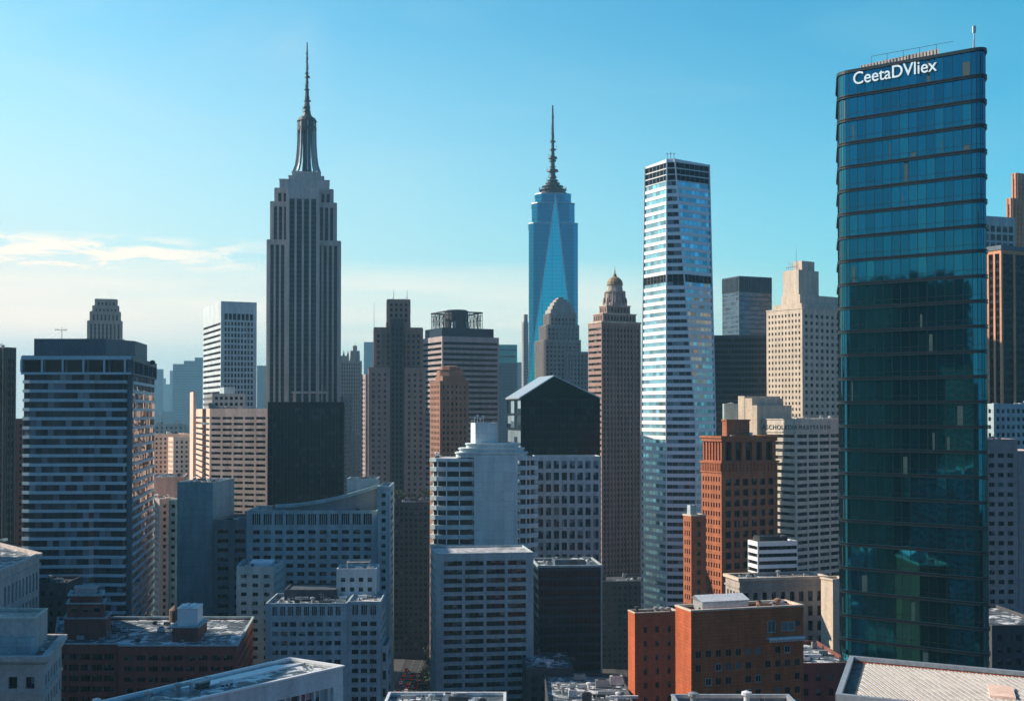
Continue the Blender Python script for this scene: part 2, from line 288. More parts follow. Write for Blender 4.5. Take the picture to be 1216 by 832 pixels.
class Bld:
    def __init__(s, name, label, cat='building', group=None, yb=832, simple=False, seed=None):
        s.name, s.label, s.cat, s.group, s.yb, s.simple = name, label, cat, group, yb, simple
        s.rg = random.Random(seed if seed is not None else label); s.w = {}; s.roofs = {}; s.wins = {}; s.extra = []; s.org = None; s.nt = 0
        s.root = bpy.data.objects.new(name, None); sc.collection.objects.link(s.root)
        s.root['label'] = label; s.root['category'] = cat
        if group: s.root['group'] = group
    def wall(s, m): return s.w.setdefault(m, MB())
    def face(s, mb, p0, p1, z0, z1, st, fi):
        if isinstance(p0, tuple): p0 = Vector(p0); p1 = Vector(p1)
        L = (p1 - p0).length; t = (p1 - p0) / L; n = Vector((t.y, -t.x)); mid = (p0 + p1) / 2
        vis = n.dot(-mid) / mid.length
        def P(x, z, d=0.0): return (p0.x + t.x * x + n.x * d, p0.y + t.y * x + n.y * d, z)
        def q(xa, xb, za, zb, d=0.0, m=mb, mi=0, r=0.0): m.poly([P(xa, za, d), P(xb, za, d), P(xb, zb, d), P(xa, zb, d)], mi, r)
        if st is None or vis < -.12 or L < st.mx * 2 + .5: q(0, L, z0, z1); return
        zcut = max(z0 + st.mb, Z(s.yb + 50, max(mid.y, 60)))
        zt = z1 - st.mt
        if st.one: ny = 1; fh = zt - zcut; zb = zcut
        else:
            ny = int((zt - zcut) / st.fh + (0.5 if st.mb < .1 else 0)); fh = st.fh; zb = zt - ny * fh
            if zb < z0: zb = z0; ny = max(ny, 1); fh = (zt - zb) / ny
        if ny < 1 or zt - zcut < 1: q(0, L, z0, z1); return
        nx = st.nx or max(1, round((L - 2 * st.mx) / st.bay)); cw = (L - 2 * st.mx) / nx
        ww = cw * st.fx; wh = fh * st.fz if not st.one else fh; so = (fh - wh) * st.fs
        xs = [(st.mx + i * cw + (cw - ww) / 2, st.mx + i * cw + (cw + ww) / 2) for i in range(nx)]
        zs = [(zb + j * fh + so, zb + j * fh + so + wh) for j in range(ny)]
        e = [0] + [v for a in xs for v in a] + [L]
        for i in range(0, len(e), 2):
            if e[i + 1] - e[i] > .01: q(e[i], e[i + 1], z0, z1)
        ez = [z0] + [v for a in zs for v in a] + [z1]; rc = st.rc
        for i, (xa, xb) in enumerate(xs):
            for j in range(0, len(ez), 2):
                if ez[j + 1] - ez[j] > .01: q(xa, xb, ez[j], ez[j + 1])
            for j, (za, zc) in enumerate(zs):
                mb.poly([P(xa, za), P(xb, za), P(xb, za, -rc), P(xa, za, -rc)]); mb.poly([P(xa, zc, -rc), P(xb, zc, -rc), P(xb, zc), P(xa, zc)])
                if st.fx < .999 or i == 0: mb.poly([P(xa, za), P(xa, za, -rc), P(xa, zc, -rc), P(xa, zc)])
                if st.fx < .999 or i == nx - 1: mb.poly([P(xb, za, -rc), P(xb, za), P(xb, zc), P(xb, zc, -rc)])
                if s.simple: wm, mi = mb, 1; 
                else:
                    key = {'each': (s.nt, fi, i, j), 'floor': (s.nt, fi, j), 'col': (s.nt, fi, i), 'face': (s.nt, fi)}[st.grp]
                    W = s.wins.get(key)
                    if W is None: W = s.wins[key] = [MB(), 0.0, st]
                    wm, mi = W[0], 0
                pw = (xb - xa) / st.mull
                for m_ in range(st.mull):
                    if not s.simple and not st.one and s.rg.random() < .3:
                        zb_ = zc - (zc - za) * s.rg.uniform(.2, .7)
                        q(xa + m_ * pw, xa + (m_ + 1) * pw, za, zb_, -rc, wm, mi, s.rg.uniform(.001, .7)); q(xa + m_ * pw, xa + (m_ + 1) * pw, zb_, zc, -rc, wm, mi, s.rg.uniform(.86, 1))
                    else: q(xa + m_ * pw, xa + (m_ + 1) * pw, za, zc, -rc, wm, mi, s.rg.uniform(.001, 1))
                    if m_ and not s.simple: wm.box(xa + m_ * pw - st.bar / 2, xa + m_ * pw + st.bar / 2, rc - .1, rc + .06, za, zc, 1, o=(p0.x, p0.y), a=math.atan2(t.y, t.x))
                if st.hb and not s.simple:
                    k = 1
                    while za + k * st.hb < zc: wm.box(xa, xb, rc - .12, rc + .06, za + k * st.hb - st.hb * .4, za + k * st.hb, 1, o=(p0.x, p0.y), a=math.atan2(t.y, t.x)); k += 1
                elif st.hb:
                    k = 1
                    while za + k * st.hb < zc: q(xa, xb, za + k * st.hb - st.hb * .4, za + k * st.hb, -rc + .1, mb, 0); k += 1
                if not s.simple and vis > 0:
                    c = P((xa + xb) / 2, (za + zc) / 2); px, py = proj(*c)
                    if py < s.yb and -5 < px < 1221: W[1] += (xb - xa) * (zc - za) * vis * (F / c[1]) ** 2
        if st.fin:
            fw, fd = st.fin; a = math.atan2(t.y, t.x)
            for i in range(nx + 1):
                xc = min(max(st.mx + i * cw, fw / 2), L - fw / 2); mb.box(xc - fw / 2, xc + fw / 2, -fd, 0.02, zb, z1 - .3, 0, o=(p0.x, p0.y), a=a)
    def tier(s, fp, z0, z1, mat, st=None, sts=None, roof='roofing', par=1.1, cap=None, edges=None):
        if s.org is None: cx = sum(p[0] for p in fp) / len(fp); cy = sum(p[1] for p in fp) / len(fp); s.org = (cx, cy, 0); s.root.location = s.org
        mb = s.wall(mat); s.nt += 1; n = len(fp)
        if s.simple and st: s.simgl = st.gl
        for i in range(n):
            e = sts.get(i, st) if sts else st
            s.face(mb, fp[i], fp[(i + 1) % n], z0, z1, e, i)
            if e and e.ledge and i == 0:
                h, o_ = e.ledge; zt = z1 - e.mt; zlow = max(z0 + e.mb, Z(s.yb + 50, max(fp[0][1], 60)))
                while zt > zlow: s.ring(mb, fp, zt - h / 2, zt + h / 2, o_); zt -= e.fh
        ins = offset(fp, -.45); zr = z1 - par
        if roof:
            for i in range(n):
                j = (i + 1) % n
                mb.poly([(*fp[i], z1), (*fp[j], z1), (*ins[j], z1), (*ins[i], z1)])
                mb.poly([(*ins[j], zr), (*ins[i], zr), (*ins[i], z1), (*ins[j], z1)])
            s.roofs.setdefault(roof, MB()).poly([(*p, zr) for p in ins])
        if cap: h, o_, cm = cap; s.ring(s.wall(cm), fp, z1 - h, z1 + .003, o_, inner=.5)
        return zr
    def ring(s, mb, fp, z0, z1, o_, inner=0.0):
        op = offset(fp, o_); ip = offset(fp, -inner) if inner else fp; n = len(fp)
        for i in range(n):
            j = (i + 1) % n
            mb.poly([(*op[i], z0), (*op[j], z0), (*op[j], z1), (*op[i], z1)])
            mb.poly([(*op[i], z1), (*op[j], z1), (*ip[j], z1), (*ip[i], z1)])
            mb.poly([(*fp[i], z0), (*fp[j], z0), (*op[j], z0), (*op[i], z0)])
            if inner: mb.poly([(*ip[i], z1), (*ip[j], z1), (*ip[j], z1 - .6), (*ip[i], z1 - .6)])
    def loft(s, polyf, z0, z1, fh, mat, gl, sp=.35, rc=.35, pane=3.0, wname='window_band', bar=.12, frame='metal_dark', lines=None, skip=None, egl=None):
        """floors one by one: a spandrel ring and a glazed ring set back, on a plan that may change with height"""
        n = max(1, round((z1 - z0) / fh)); fh = (z1 - z0) / n; mb = s.wall(mat)
        if s.org is None: fp = polyf(0); s.org = (sum(p[0] for p in fp) / len(fp), sum(p[1] for p in fp) / len(fp), 0); s.root.location = s.org
        for f in range(n):
            fp = polyf((f + .5) / n); za = z0 + f * fh; zm = za + fh * sp; zb = za + fh; ip = offset(fp, -rc); m = len(fp)
            W = [MB(), 0.0, St(wname=wname, gl=gl, frame=frame, gl2=list(egl.values())[0] if egl else gl)]
            for i in range(m):
                j = (i + 1) % m
                mb.poly([(*fp[i], za), (*fp[j], za), (*fp[j], zm), (*fp[i], zm)])
                mb.poly([(*fp[i], zm), (*fp[j], zm), (*ip[j], zm), (*ip[i], zm)])
                mb.poly([(*ip[i], za), (*ip[j], za), (*fp[j], za), (*fp[i], za)])
                if lines:      # a thin proud lip at the top and bottom of each spandrel
                    op = offset(fp, lines)
                    for zz in (za, zm - .25):
                        mb.poly([(*op[i], zz), (*op[j], zz), (*op[j], zz + .25), (*op[i], zz + .25)])
                        mb.poly([(*op[i], zz + .25), (*op[j], zz + .25), (*fp[j], zz + .25), (*fp[i], zz + .25)]); mb.poly([(*fp[i], zz), (*fp[j], zz), (*op[j], zz), (*op[i], zz)])
                a, b = Vector(ip[i]), Vector(ip[j]); L = (b - a).length
                if skip and i in skip: mb.poly([(*ip[i], zm), (*ip[j], zm), (*ip[j], zb), (*ip[i], zb)]); continue
                t = (b - a) / L; nn = Vector((t.y, -t.x)); k = max(1, round(L / pane)); vis = nn.dot(-a) / a.length; mu = []
                for u in range(k):
                    p, q_ = a + t * (L * u / k), a + t * (L * (u + 1) / k)
                    W[0].poly([(*p, zm), (*q_, zm), (*q_, zb), (*p, zb)], 2 if egl and i in egl else 0, s.rg.uniform(.001, 1))
                    if gl == 'glass_tower' and vis > 0 and s.rg.random() < .07:
                        b0, b1 = sorted((s.rg.random(), s.rg.random())); hh = s.rg.choice((.25, .6, .8, 1)); P_ = lambda f_: p + (q_ - p) * f_ + nn * .03
                        W[0].poly([(*P_(b0), zm), (*P_(b1), zm), (*P_(b1), zm + (zb - zm) * hh), (*P_(b0), zm + (zb - zm) * hh)], 3)
                    if vis > -.2 and bar: W[0].box(-bar / 2, bar / 2, -.06, .1, zm, zb, 1, o=(p.x, p.y), a=math.atan2(t.y, t.x))
                c = (a + b) / 2; px, py = proj(c.x, c.y, zm)
                if vis > 0 and py < s.yb: W[1] += L * (zb - zm) * vis * (F / c.y) ** 2
            s.wins[('loft', s.nt, f)] = W
        s.nt += 1
    def roofpoly(s, fp, z, m='roofing'): s.roofs.setdefault(m, MB()).poly([(*p, z) for p in fp])
    def part(s, name, mb, mats, parent=None, label=None): s.extra.append((name, mb, mats if isinstance(mats, list) else [mats], label))
    def clutter(s, fp, z, n=6, big=4.0, tank=False, mats=('metal_grey', 'metal_light', 'metal_dark', 'metal_white')):
        c, r, k, l = [Vector(p) for p in (fp[0], fp[1], fp[2], fp[-1])] if len(fp) >= 4 else [Vector(p) for p in fp]
        A, B = r - c, l - c; a = math.atan2(A.y, A.x); rg_ = s.rg
        for i in range(n):
            u, v = rg_.uniform(.1, .85), rg_.uniform(.1, .85); p = c + A * u + B * v; mb = MB()
            w_, d_, h_ = rg_.uniform(.35, 1) * big, rg_.uniform(.3, .8) * big, rg_.uniform(.25, .7) * big; kind = rg_.random()
            mt = rg_.choice(mats)
            if kind < .45:
                mb.box(0, w_, 0, d_, z + .25, z + h_, 0, o=p, a=a); mb.box(.1, w_ - .1, .1, d_ - .1, z - .01, z + .25, 1, o=p, a=a)
                mb.box(w_ * .2, w_ * .8, d_ * .2, d_ * .8, z + h_, z + h_ + .35, 1, o=p, a=a); s.part('air_conditioner', mb, [mt, 'metal_dark'])
            elif kind < .7:
                L_ = w_ * 2.2; mb.box(0, L_, 0, .9, z + .5, z + 1.4, 0, o=p, a=a)
                for q_ in range(3): mb.box(L_ * (.1 + .4 * q_), L_ * (.1 + .4 * q_) + .3, .1, .8, z - .01, z + .5, 1, o=p, a=a)
                s.part('duct', mb, [mt, 'metal_dark'])
            elif kind < .88:
                mb.lathe(p.x, p.y, [(.5, z - .01), (.5, z + 1.6), (.9, z + 1.7), (.9, z + 2.2), (0.001, z + 2.5)], 10); s.part('roof_vent', mb, mt)
            else:
                mb.tube((p.x, p.y, z), (p.x, p.y, z + big * 1.3), .12, .05); mb.tube((p.x - 1, p.y, z + big), (p.x + 1, p.y, z + big), .06); s.part('antenna', mb, 'metal_grey')
        if tank:
            p = c + A * .7 + B * .6; mb = MB(); rr = 2.0
            mb.lathe(p.x, p.y, [(rr, z + 3), (rr, z + 7), (0.001, z + 8.8)], 14, 0); mb.lathe(p.x, p.y, [(.001, z + 3), (rr, z + 3)], 14, 0)
            for q_ in range(4):
                an = q_ * math.pi / 2 + .4; mb.tube((p.x + rr * .8 * math.cos(an), p.y + rr * .8 * math.sin(an), z), (p.x + rr * .8 * math.cos(an), p.y + rr * .8 * math.sin(an), z + 3), .15, mi=1)
            s.part('water_tank', mb, ['tank_wood', 'metal_dark'])
    def done(s):
        if s.simple:
            for m, mb in s.w.items(): mb.build('wall', [m, getattr(s, 'simgl', 'glass')], s.root, s.org)
        else:
            for m, mb in s.w.items(): mb.build('wall', [m], s.root, s.org)
        for m, mb in s.roofs.items(): mb.build('roof', [m], s.root, s.org)
        ws = sorted(s.wins.values(), key=lambda q: -q[1]); rest = {}
        for i, (mb, a, st) in enumerate(ws):
            if (i < 100 and a > 3.0) or (len(ws) <= 60 and a > 0):
                c = mb.v[0]; mb.build(st.wname, [st.gl, st.frame, st.gl2 or st.gl, 'blind_green'], s.root, c, (c[0] - s.org[0], c[1] - s.org[1], c[2]))
            else: rest.setdefault((st.wname, st.gl, st.frame, st.gl2 or st.gl), []).append(mb)
        for (nm, gl, fr, g2), L in rest.items():
            A = MB()
            for mb in L:
                o_ = len(A.v); A.v += mb.v; A.f += [tuple(i + o_ for i in f) for f in mb.f]; A.m += mb.m; A.r += mb.r; A.smooth += mb.smooth
            o = A.build(nm, [gl, fr, g2, 'blind_green'], s.root, s.org)
            if len(L) > 1: o['kind'] = 'stuff'
        for nm, mb, mats, lab in s.extra:
            o = mb.build(nm, mats, s.root, s.org)
            if lab and o: o['label'] = lab
        return s
def structure(name, mb, mats):
    o = mb.build(name, mats); o['kind'] = 'structure'; return o
def rounded(pts, rad, seg=5):
    """round the corners of a CCW polygon"""
    res = []; n = len(pts)
    for i in range(n):
        a, b, c = Vector(pts[i - 1]), Vector(pts[i]), Vector(pts[(i + 1) % n]); r_ = rad[i] if isinstance(rad, (list, tuple)) else rad
        if r_ <= 0: res.append(tuple(b)); continue
        d1, d2 = (a - b).normalized(), (c - b).normalized(); p, q = b + d1 * r_, b + d2 * r_
        for k in range(seg + 1):
            t = k / seg; m = p * (1 - t) ** 2 + b * 2 * t * (1 - t) + q * t * t; res.append(tuple(m))
    return res
# ================================================================== ground and streets
g = MB(); g.poly([(-5200, -900, 0), (5200, -900, 0), (5200, 8700, 0), (-5200, 8700, 0)]); structure('ground', g, ['pavement_stone'])
def street(xc, w_, y0, y1, name='road'):
    m = MB(); m.poly([(xc - w_ / 2, y0, .004), (xc + w_ / 2, y0, .004), (xc + w_ / 2, y1, .004), (xc - w_ / 2, y1, .004)])
    structure(name, m, ['asphalt']); k = MB()
    for sx in (-1, 1):
        a, b = sorted((xc + sx * w_ / 2, xc + sx * (w_ / 2 + 4))); k.box(a, b, y0, y1, .002, .14)
    structure('pavement', k, ['pavement_stone']); l = MB()
    yy = y0
    while yy < y1:
        for q in (-.17, .17): l.poly([(xc + q * w_ - .08, yy, .008), (xc + q * w_ + .08, yy, .008), (xc + q * w_ + .08, yy + 3, .008), (xc + q * w_ - .08, yy + 3, .008)])
        yy += 9
    structure('road_marking', l, ['road_paint'])
street(-57, 15, 560, 1000); street(68, 15, 560, 1000)

# ================================================================== far-left group
b = Bld('office_tower', 'charcoal slab with thin vertical ribs at the left picture edge', yb=650)
fp = corner_fp(-40, 6, 19, 555, 62); z1 = Z(412, 555)
b.tier(fp, 0, z1, 'dark_concrete', St(bay=2.2, fh=3.7, fx=.5, fz=.6, gl='glass_black', mt=5, fin=(.4, .5), grp='col', one=True, hb=3.7, wname='window_strip')); b.clutter(fp, z1 - 1.1, 4); b.done()
b = Bld('apartment_building', 'dark red brick block squeezed between the charcoal slab and the banded glass tower', yb=650)
fp = front_fp(-14, 30, 640, 30, 2); z1 = Z(497, 640); b.tier(fp, 0, z1, 'dark_brick', St(bay=2.8, fh=3.3, fx=.45, fz=.5)); b.clutter(fp, z1 - 1.1, 4); b.done()

# pale banded glass tower
b = Bld('office_tower', 'blue glass tower with pale floor bands, dark louvred top storey and thin roof mast', yb=745)
D = 480; xl, xr = X(26, D), X(149, D); xb_0 = X(184.5, D + 80); fp = [(xl, D + .6), (xl + 3, D - .4), (xr - 14, D + 1.0), (xr - 12.5, D + 2), (xr - 1, D + 1), (xr, D + 2), (xb_0 - 4, D + 78), (xl - 2, D + 78)]
zt = Z(422, D); zm = Z(444, D)
def a2(t): return fp
b.loft(a2, 0, zm, 3.52, 'spandrel_blue', 'glass_office', sp=.34, rc=.5, pane=2.2, skip=())
xa_ = X(158, D + 9); xb_ = X(184.5, D + 80); side = [(xr + .2, D + 1.6), (xr + 2.4, D + 1.2), (xa_ - .1, D + 9), (xr - .2, D + 9)]
sw = MB(); sw.prism(side, 0, zt - .6); b.part('service_shaft', sw, 'slate_panel')
rt = [(xa_ - 2.4, D + 9.5), (xa_, D + 9.5), (xb_, D + 80), (xb_ - 5, D + 80)]
def a2b(t): return rt
b.loft(a2b, 0, zm, 3.52, 'spandrel_blue', 'glass_office', sp=.3, rc=.4, pane=4)
up = [(xl + .25, D - .7), (xr + 2.6, D - .7), (xa_ + .3, D + 9), (xb_ + .3, D + 81), (xl + .25, D + 81)]
b.tier(up, zm, zt, 'slate_panel', St(nx=5, fx=.93, fz=1, one=True, mt=1.8, mb=.6, mx=.3, rc=1.6, gl='glass_black', frame='metal_grey', wname='louvre_opening'), par=1.5, roof='roof_dark')
m = MB(); m.box(xl, xr + 2.4, D - 1.1, D - .7, zt - 1.6, zt - .2); m.box(xl, xr + 2.4, D - 1.1, D - .7, zm - .2, zm + .7)
for q in range(6): xx = xl + (xr - xl) * q / 5; m.box(xx - .35, xx + .35, D - 1.1, D - .7, zm + .7, zt - 1.6)
b.part('top_frame', m, 'spandrel_blue')
ph = [(X(40, D + 6), D + 6), (X(125, D + 6), D + 6), (xa_ - 3.2, D + 22), (xa_ - 6.5, D + 50), (X(40, D + 6), D + 50)]
b.tier(ph, zt - 1.5, Z(402, D + 6), 'slate_panel', None, roof='roof_dark', par=.6)
m = MB(); x0 = X(73, D + 20); zz = Z(402, D + 6) - .6; m.tube((x0, D + 20, zz), (x0, D + 20, zz + 5.8), .16, .1); m.tube((x0 - 2.6, D + 20, zz + 5.0), (x0 + 1.8, D + 20, zz + 4.7), .1)
for q in (-2.6, -1.6, 1.1, 1.8): m.tube((x0 + q, D + 20, zz + 4.5), (x0 + q, D + 20, zz + 5.5), .09)
m.tube((x0, D + 20, zz + 4.6), (x0 - 8, D + 22, zz + .2), .05)
b.part('antenna', m, 'metal_grey'); b.clutter(up, zt - 1.5, 5, 2.5); b.done()

# deco tower peeping over it
def deco(name, label, D, tiers, mat, st, yb, th=6, roof='roof_dark', dep=None, simple=False, capm=None):
    b = Bld(name, label, yb=yb, simple=simple); zp = 0; W0 = X(tiers[0][1], D) - X(tiers[0][0], D); dep = dep or W0 * .8
    cxs = None
    for i, (l, r, y) in enumerate(tiers):
        wi = X(r, D) - X(l, D); dd = dep - (W0 - wi) * .55; ins = (W0 - wi) * .28
        fp = front_fp(l, r, D + ins, max(dd, 4), th); z1 = Z(y, D)
        zp = b.tier(fp, zp, z1, mat, st, roof=roof, par=.8, cap=(.9, .25, capm or mat))
    b.last = (fp, zp); return b
b = deco('office_tower', 'small stepped stone tower top rising behind the banded glass tower', 1150, [(101, 147, 402), (104, 144, 380), (107, 142, 369), (110, 140, 362), (113, 138, 354)], 'haze_stone',
         St(bay=3.4, fx=.45, one=True, grp='col', hb=4, mt=3, rc=1, gl='glass_grey', wname='window_strip', fin=(1.0, .9)), 405, th=18)
b.clutter(*b.last, 3, 3); b.done()

# white tower with banded flank
b = Bld('office_tower', 'white concrete tower with a blank parapet, louvred top row and sunlit banded flank', yb=478)
D = 900; fp = corner_fp(241, 262, 304.5, D, 24); z1 = Z(357.5, D)
LV = St(nx=5, fx=.86, fz=1, one=False, fh=5.2, mt=11.5, mb=0, mx=2.4, rc=1.5, gl='glass_black')
zz = Z(380, D)
b.tier(fp, zz, z1, 'white_concrete', sts={0: St(nx=7, fx=.8, fz=.85, fh=6, mt=8.2, mb=0, mx=2.2, rc=1.5, gl='glass_black'), 3: St(nx=1, fx=1, fz=.85, fh=6, mt=8.2, mx=.9, rc=1.5, gl='glass_black')}, par=1)
b.tier(fp, 0, zz, 'white_concrete', sts={0: St(nx=9, fh=4.1, fx=.66, fz=.66, mt=.3, mx=2.2, rc=.8, mull=1, gl='glass_grey'), 3: St(nx=1, fh=4.1, fx=1, fz=.42, mt=.3, mx=.9, rc=.7, grp='floor', mull=8, wname='window_band', gl='glass_grey')}, roof=None)
b.clutter(fp, z1 - 1, 6, 3); b.done()

# salmon block with lit flank
b = Bld('office_building', 'salmon stone block with a sunlit left flank and dark plant storey on its roof', yb=605)
D = 620; fp = corner_fp(231, 249, 322, D, 19); z1 = Z(485, D)
fr_ = front_fp(249, 317.5, D, 20, -18); lft = Vector(fp[3]); dl_ = lft - Vector(fp[0]); fp = [fr_[0], fr_[1], tuple(Vector(fr_[1]) + dl_), tuple(lft)]
b.tier(fp, 0, z1, 'salmon_stone', sts={0: St(nx=5, fh=2.85, fx=.84, fz=.42, mt=3.2, mx=.5, rc=.5, mull=3), 3: St(nx=1, fh=2.85, fx=1, fz=.4, mt=3.2, mx=1, rc=.4, mull=6, grp='floor', wname='window_band', gl='glass_grey')}, roof='roof_gravel')
sb = corner_fp(225.5, 229.5, 233, D + 18, 19); b.tier(sb, 0, Z(465, D + 18), 'salmon_stone', None)
pf = sub_fp(fp, .12, .72, .25, .75); b.tier(pf, z1 - 1.1, Z(467, D + 10), 'grey_concrete', St(bay=3, fh=3, fx=.6, fz=.5, gl='glass_black', mt=.8), roof='roof_dark')
pf2 = sub_fp(fp, .35, .55, .3, .55); b.tier(pf2, Z(467, D + 10) - 1.1, Z(459, D + 10), 'pale_concrete', None); b.clutter(fp, z1 - 1.1, 12, 3); b.clutter(pf, Z(467, D + 10) - 1.1, 6, 2.4); b.done()

# near-black glass block with canopy
b = Bld('office_building', 'near-black glass block standing in front of the tall spired stone tower', yb=592)
D = 600; fp = front_fp(318, 408.5, D, 34, 7); z1 = Z(477, D)
b.tier(fp, 0, z1, 'black_panel', St(nx=1, fh=3.8, fx=1, fz=.8, mt=2.4, mx=.7, rc=.2, mull=20, grp='floor', wname='window_band', gl='glass_dim', frame='slate_panel', fin=None), roof='roof_dark')
cn = sub_fp(fp, .32, .76, .3, .6); z0 = z1 - 1.1; m = MB()
for p in cn: m.tube((*p, z0), (*p, z0 + 5.4), .18)
mid = [((cn[0][0] + cn[1][0]) / 2, (cn[0][1] + cn[1][1]) / 2)]; m.tube((*mid[0], z0), (*mid[0], z0 + 5.4), .18)
m.prism(offset(cn, .8), z0 + 5.4, z0 + 6.2); b.part('roof_canopy', m, 'salmon_stone'); b.clutter(fp, z0, 5, 2.4); b.done()

# ================================================================== the tall spired tower
b = Bld('skyscraper', 'tall grey stone tower with vertical window strips, stepped top and a needle mast', yb=478)
D = 1000; st = St(bay=4.2, fx=.6, one=True, grp='col', hb=3.9, mt=4, rc=1.2, gl='glass_dim', frame='navy_panel', wname='window_strip', fin=(1.0, .8), mx=1.5)
zp = 0
for l, r, y, back, dep in ((317, 403.5, 283, 6, 44), (321, 398.5, 237, 7.5, 40), (326, 394.5, 220.5, 9, 35)):
    zp2 = b.tier(front_fp(l, r, D + back, dep, 8.5), zp if zp else 0, Z(y, D), 'limestone' if 0 else 'grey_limestone', st, roof='roof_dark', par=.8, cap=(1.4, .3, 'grey_limestone')); zp = zp2
core = front_fp(340, 378, D, 40, 8.5); b.tier(core, 0, Z(222, D), 'grey_limestone', St(bay=6.4, fx=.72, one=True, grp='col', hb=3.9, mt=9, rc=1.6, gl='glass_dim', frame='navy_panel', wname='window_strip', fin=(1.6, .7), mx=1.2), roof='roof_dark', par=.8)
for l, r, y in ((331, 390.5, 209.5), (342, 384, 204), (346, 380, 198.5)):
    zp = b.tier(front_fp(l, r, D + 10 + (l - 331) * .4, 30 - (l - 331) * .8, 8.5), zp, Z(y, D), 'grey_limestone', St(bay=4, fh=5, fx=.5, fz=.4, mt=1.2, mb=2), roof='roof_dark', par=.5, cap=(.8, .3, 'grey_limestone'))
cx, cy = X(363.5, D + 22), D + 22; pz = lambda y: Z(y, D)
m = MB(); m.lathe(cx, cy, [(4.2, zp - .1), (3.4, pz(185)), (3.2, pz(140)), (3.4, pz(134)), (0.01, pz(132))], 12); b.part('mast_drum', m, 'glass_slate')
for q in range(8):
    an = q * math.pi / 4 + .25; ca, sa = math.cos(an), math.sin(an); m = MB(); prof = [(11.6, 198.5), (9.6, 190), (8.6, 180), (7.9, 165), (7.7, 145), (7.4, 135)]
    for (r0, y0), (r1, y1) in zip(prof, prof[1:]):
        for sgn in (-.45, .45):
            A = [(cx + ca * rr - sa * sgn, cy + sa * rr + ca * sgn, pz(yy)) for rr, yy in ((r0 - 2.4, y0), (r0, y0), (r1, y1), (r1 - 2.2, y1))]; m.poly(A)
        m.poly([(cx + ca * r0 - sa * .45, cy + sa * r0 + ca * .45, pz(y0)), (cx + ca * r0 + sa * .45, cy + sa * r0 - ca * .45, pz(y0)), (cx + ca * r1 + sa * .45, cy + sa * r1 - ca * .45, pz(y1)), (cx + ca * r1 - sa * .45, cy + sa * r1 + ca * .45, pz(y1))])
    b.part('mast_buttress', m, 'metal_grey')
m = MB(); m.lathe(cx, cy, [(7.2, pz(150)), (7.9, pz(148)), (7.9, pz(144)), (7.2, pz(143)), (7.2, pz(138)), (8.2, pz(137)), (6.6, pz(133)), (4.2, pz(131)), (3.0, pz(127)), (2.4, pz(122))], 16)
prof = [(2.9, 122)]
for yy, rr in ((118, 2.8), (113, 2.2), (108, 2.1), (103, 1.7), (96, 1.4), (88, 1.25), (80, 1.05), (70, .9), (60, .8), (50, .65), (41, .5)): prof.append((rr, yy))
m.lathe(cx, cy, [(r_, pz(y_)) for r_, y_ in [(r_ * .85, y_) for r_, y_ in prof]], 8)
for yy, rr in ((127, 4.4), (123.5, 3.8), (120, 3.8), (116, 3.4), (112, 3.2), (108, 3.0), (103.5, 2.8), (99, 3.0), (94, 2.5), (89, 2.3), (84, 2.2), (78, 1.9), (72, 1.6), (66, 1.4), (60, 1.2), (54, 1.0)): rr *= rg.uniform(.5, 1.1); hq = rg.uniform(.3, 1.6); zq_ = pz(yy) + rg.uniform(-1, 1); m.lathe(cx + rg.uniform(-.4, .4), cy, [(.1, zq_), (rr, zq_), (rr * rg.uniform(.7, 1), zq_ + hq), (.1, zq_ + hq)], 6, sm=False); m.tube((cx + rr * rg.choice((-1, 1)), cy, zq_), (cx + rr * rg.choice((-1, 1)), cy, zq_ + rg.uniform(2, 5)), .14, n=4)
b.part('needle_mast', m, 'metal_dark'); b.done()

# ================================================================== between: narrow hazy towers
def hazy(name, label, L, Rp, y, D, mat, st, yb, th=5, group=None, dep=None, crown=None, rf='roof_dark'):
    if D > 1550: D *= 2.1
    b = Bld(name, label, yb=yb, simple=True, group=group); dep = dep or (X(Rp, D) - X(L, D)) * .7
    fp = front_fp(L, Rp, D, dep, th); z1 = Z(y, D); b.tier(fp, 0, z1, mat, st, roof=rf)
    if crown:
        for a0, a1, yy in crown: b.tier(sub_fp(fp, a0, a1, .2, .8), z1 - 1.1, Z(yy, D), mat, None, roof=rf)
    b.clutter(fp, z1 - 1.1, 4, 5); return b.done()
SG = lambda **k: St(**{**dict(bay=3.6, fh=3.9, fx=.5, fz=.5, rc=.5, gl='glass_slate', mt=3), **k})
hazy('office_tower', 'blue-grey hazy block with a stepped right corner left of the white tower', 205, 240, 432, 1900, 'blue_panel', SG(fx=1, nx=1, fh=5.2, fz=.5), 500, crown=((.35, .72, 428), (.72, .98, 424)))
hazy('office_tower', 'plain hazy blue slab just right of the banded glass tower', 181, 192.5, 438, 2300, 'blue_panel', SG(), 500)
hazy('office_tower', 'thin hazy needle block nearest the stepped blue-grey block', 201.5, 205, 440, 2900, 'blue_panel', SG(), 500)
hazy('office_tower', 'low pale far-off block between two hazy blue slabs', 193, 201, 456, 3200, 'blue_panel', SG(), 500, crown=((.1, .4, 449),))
hazy('office_tower', 'hazy slab seen in the gap between the white tower and the spired tower', 305, 321, 434, 1900, 'slate_panel', SG(fx=.4), 480)
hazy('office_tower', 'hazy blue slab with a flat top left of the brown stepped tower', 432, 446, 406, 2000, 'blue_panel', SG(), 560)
b = Bld('office_tower', 'ornate hazy stone tower with small pinnacles right of the spired tower', yb=575, simple=True)
D = 1350; fp = front_fp(401, 429, D, 26, 12); z1 = Z(428, D); b.tier(fp, 0, z1, 'haze_stone', SG(bay=2.6, fx=.5, one=True, hb=4, fin=(.8, .6), gl='glass_grey'))
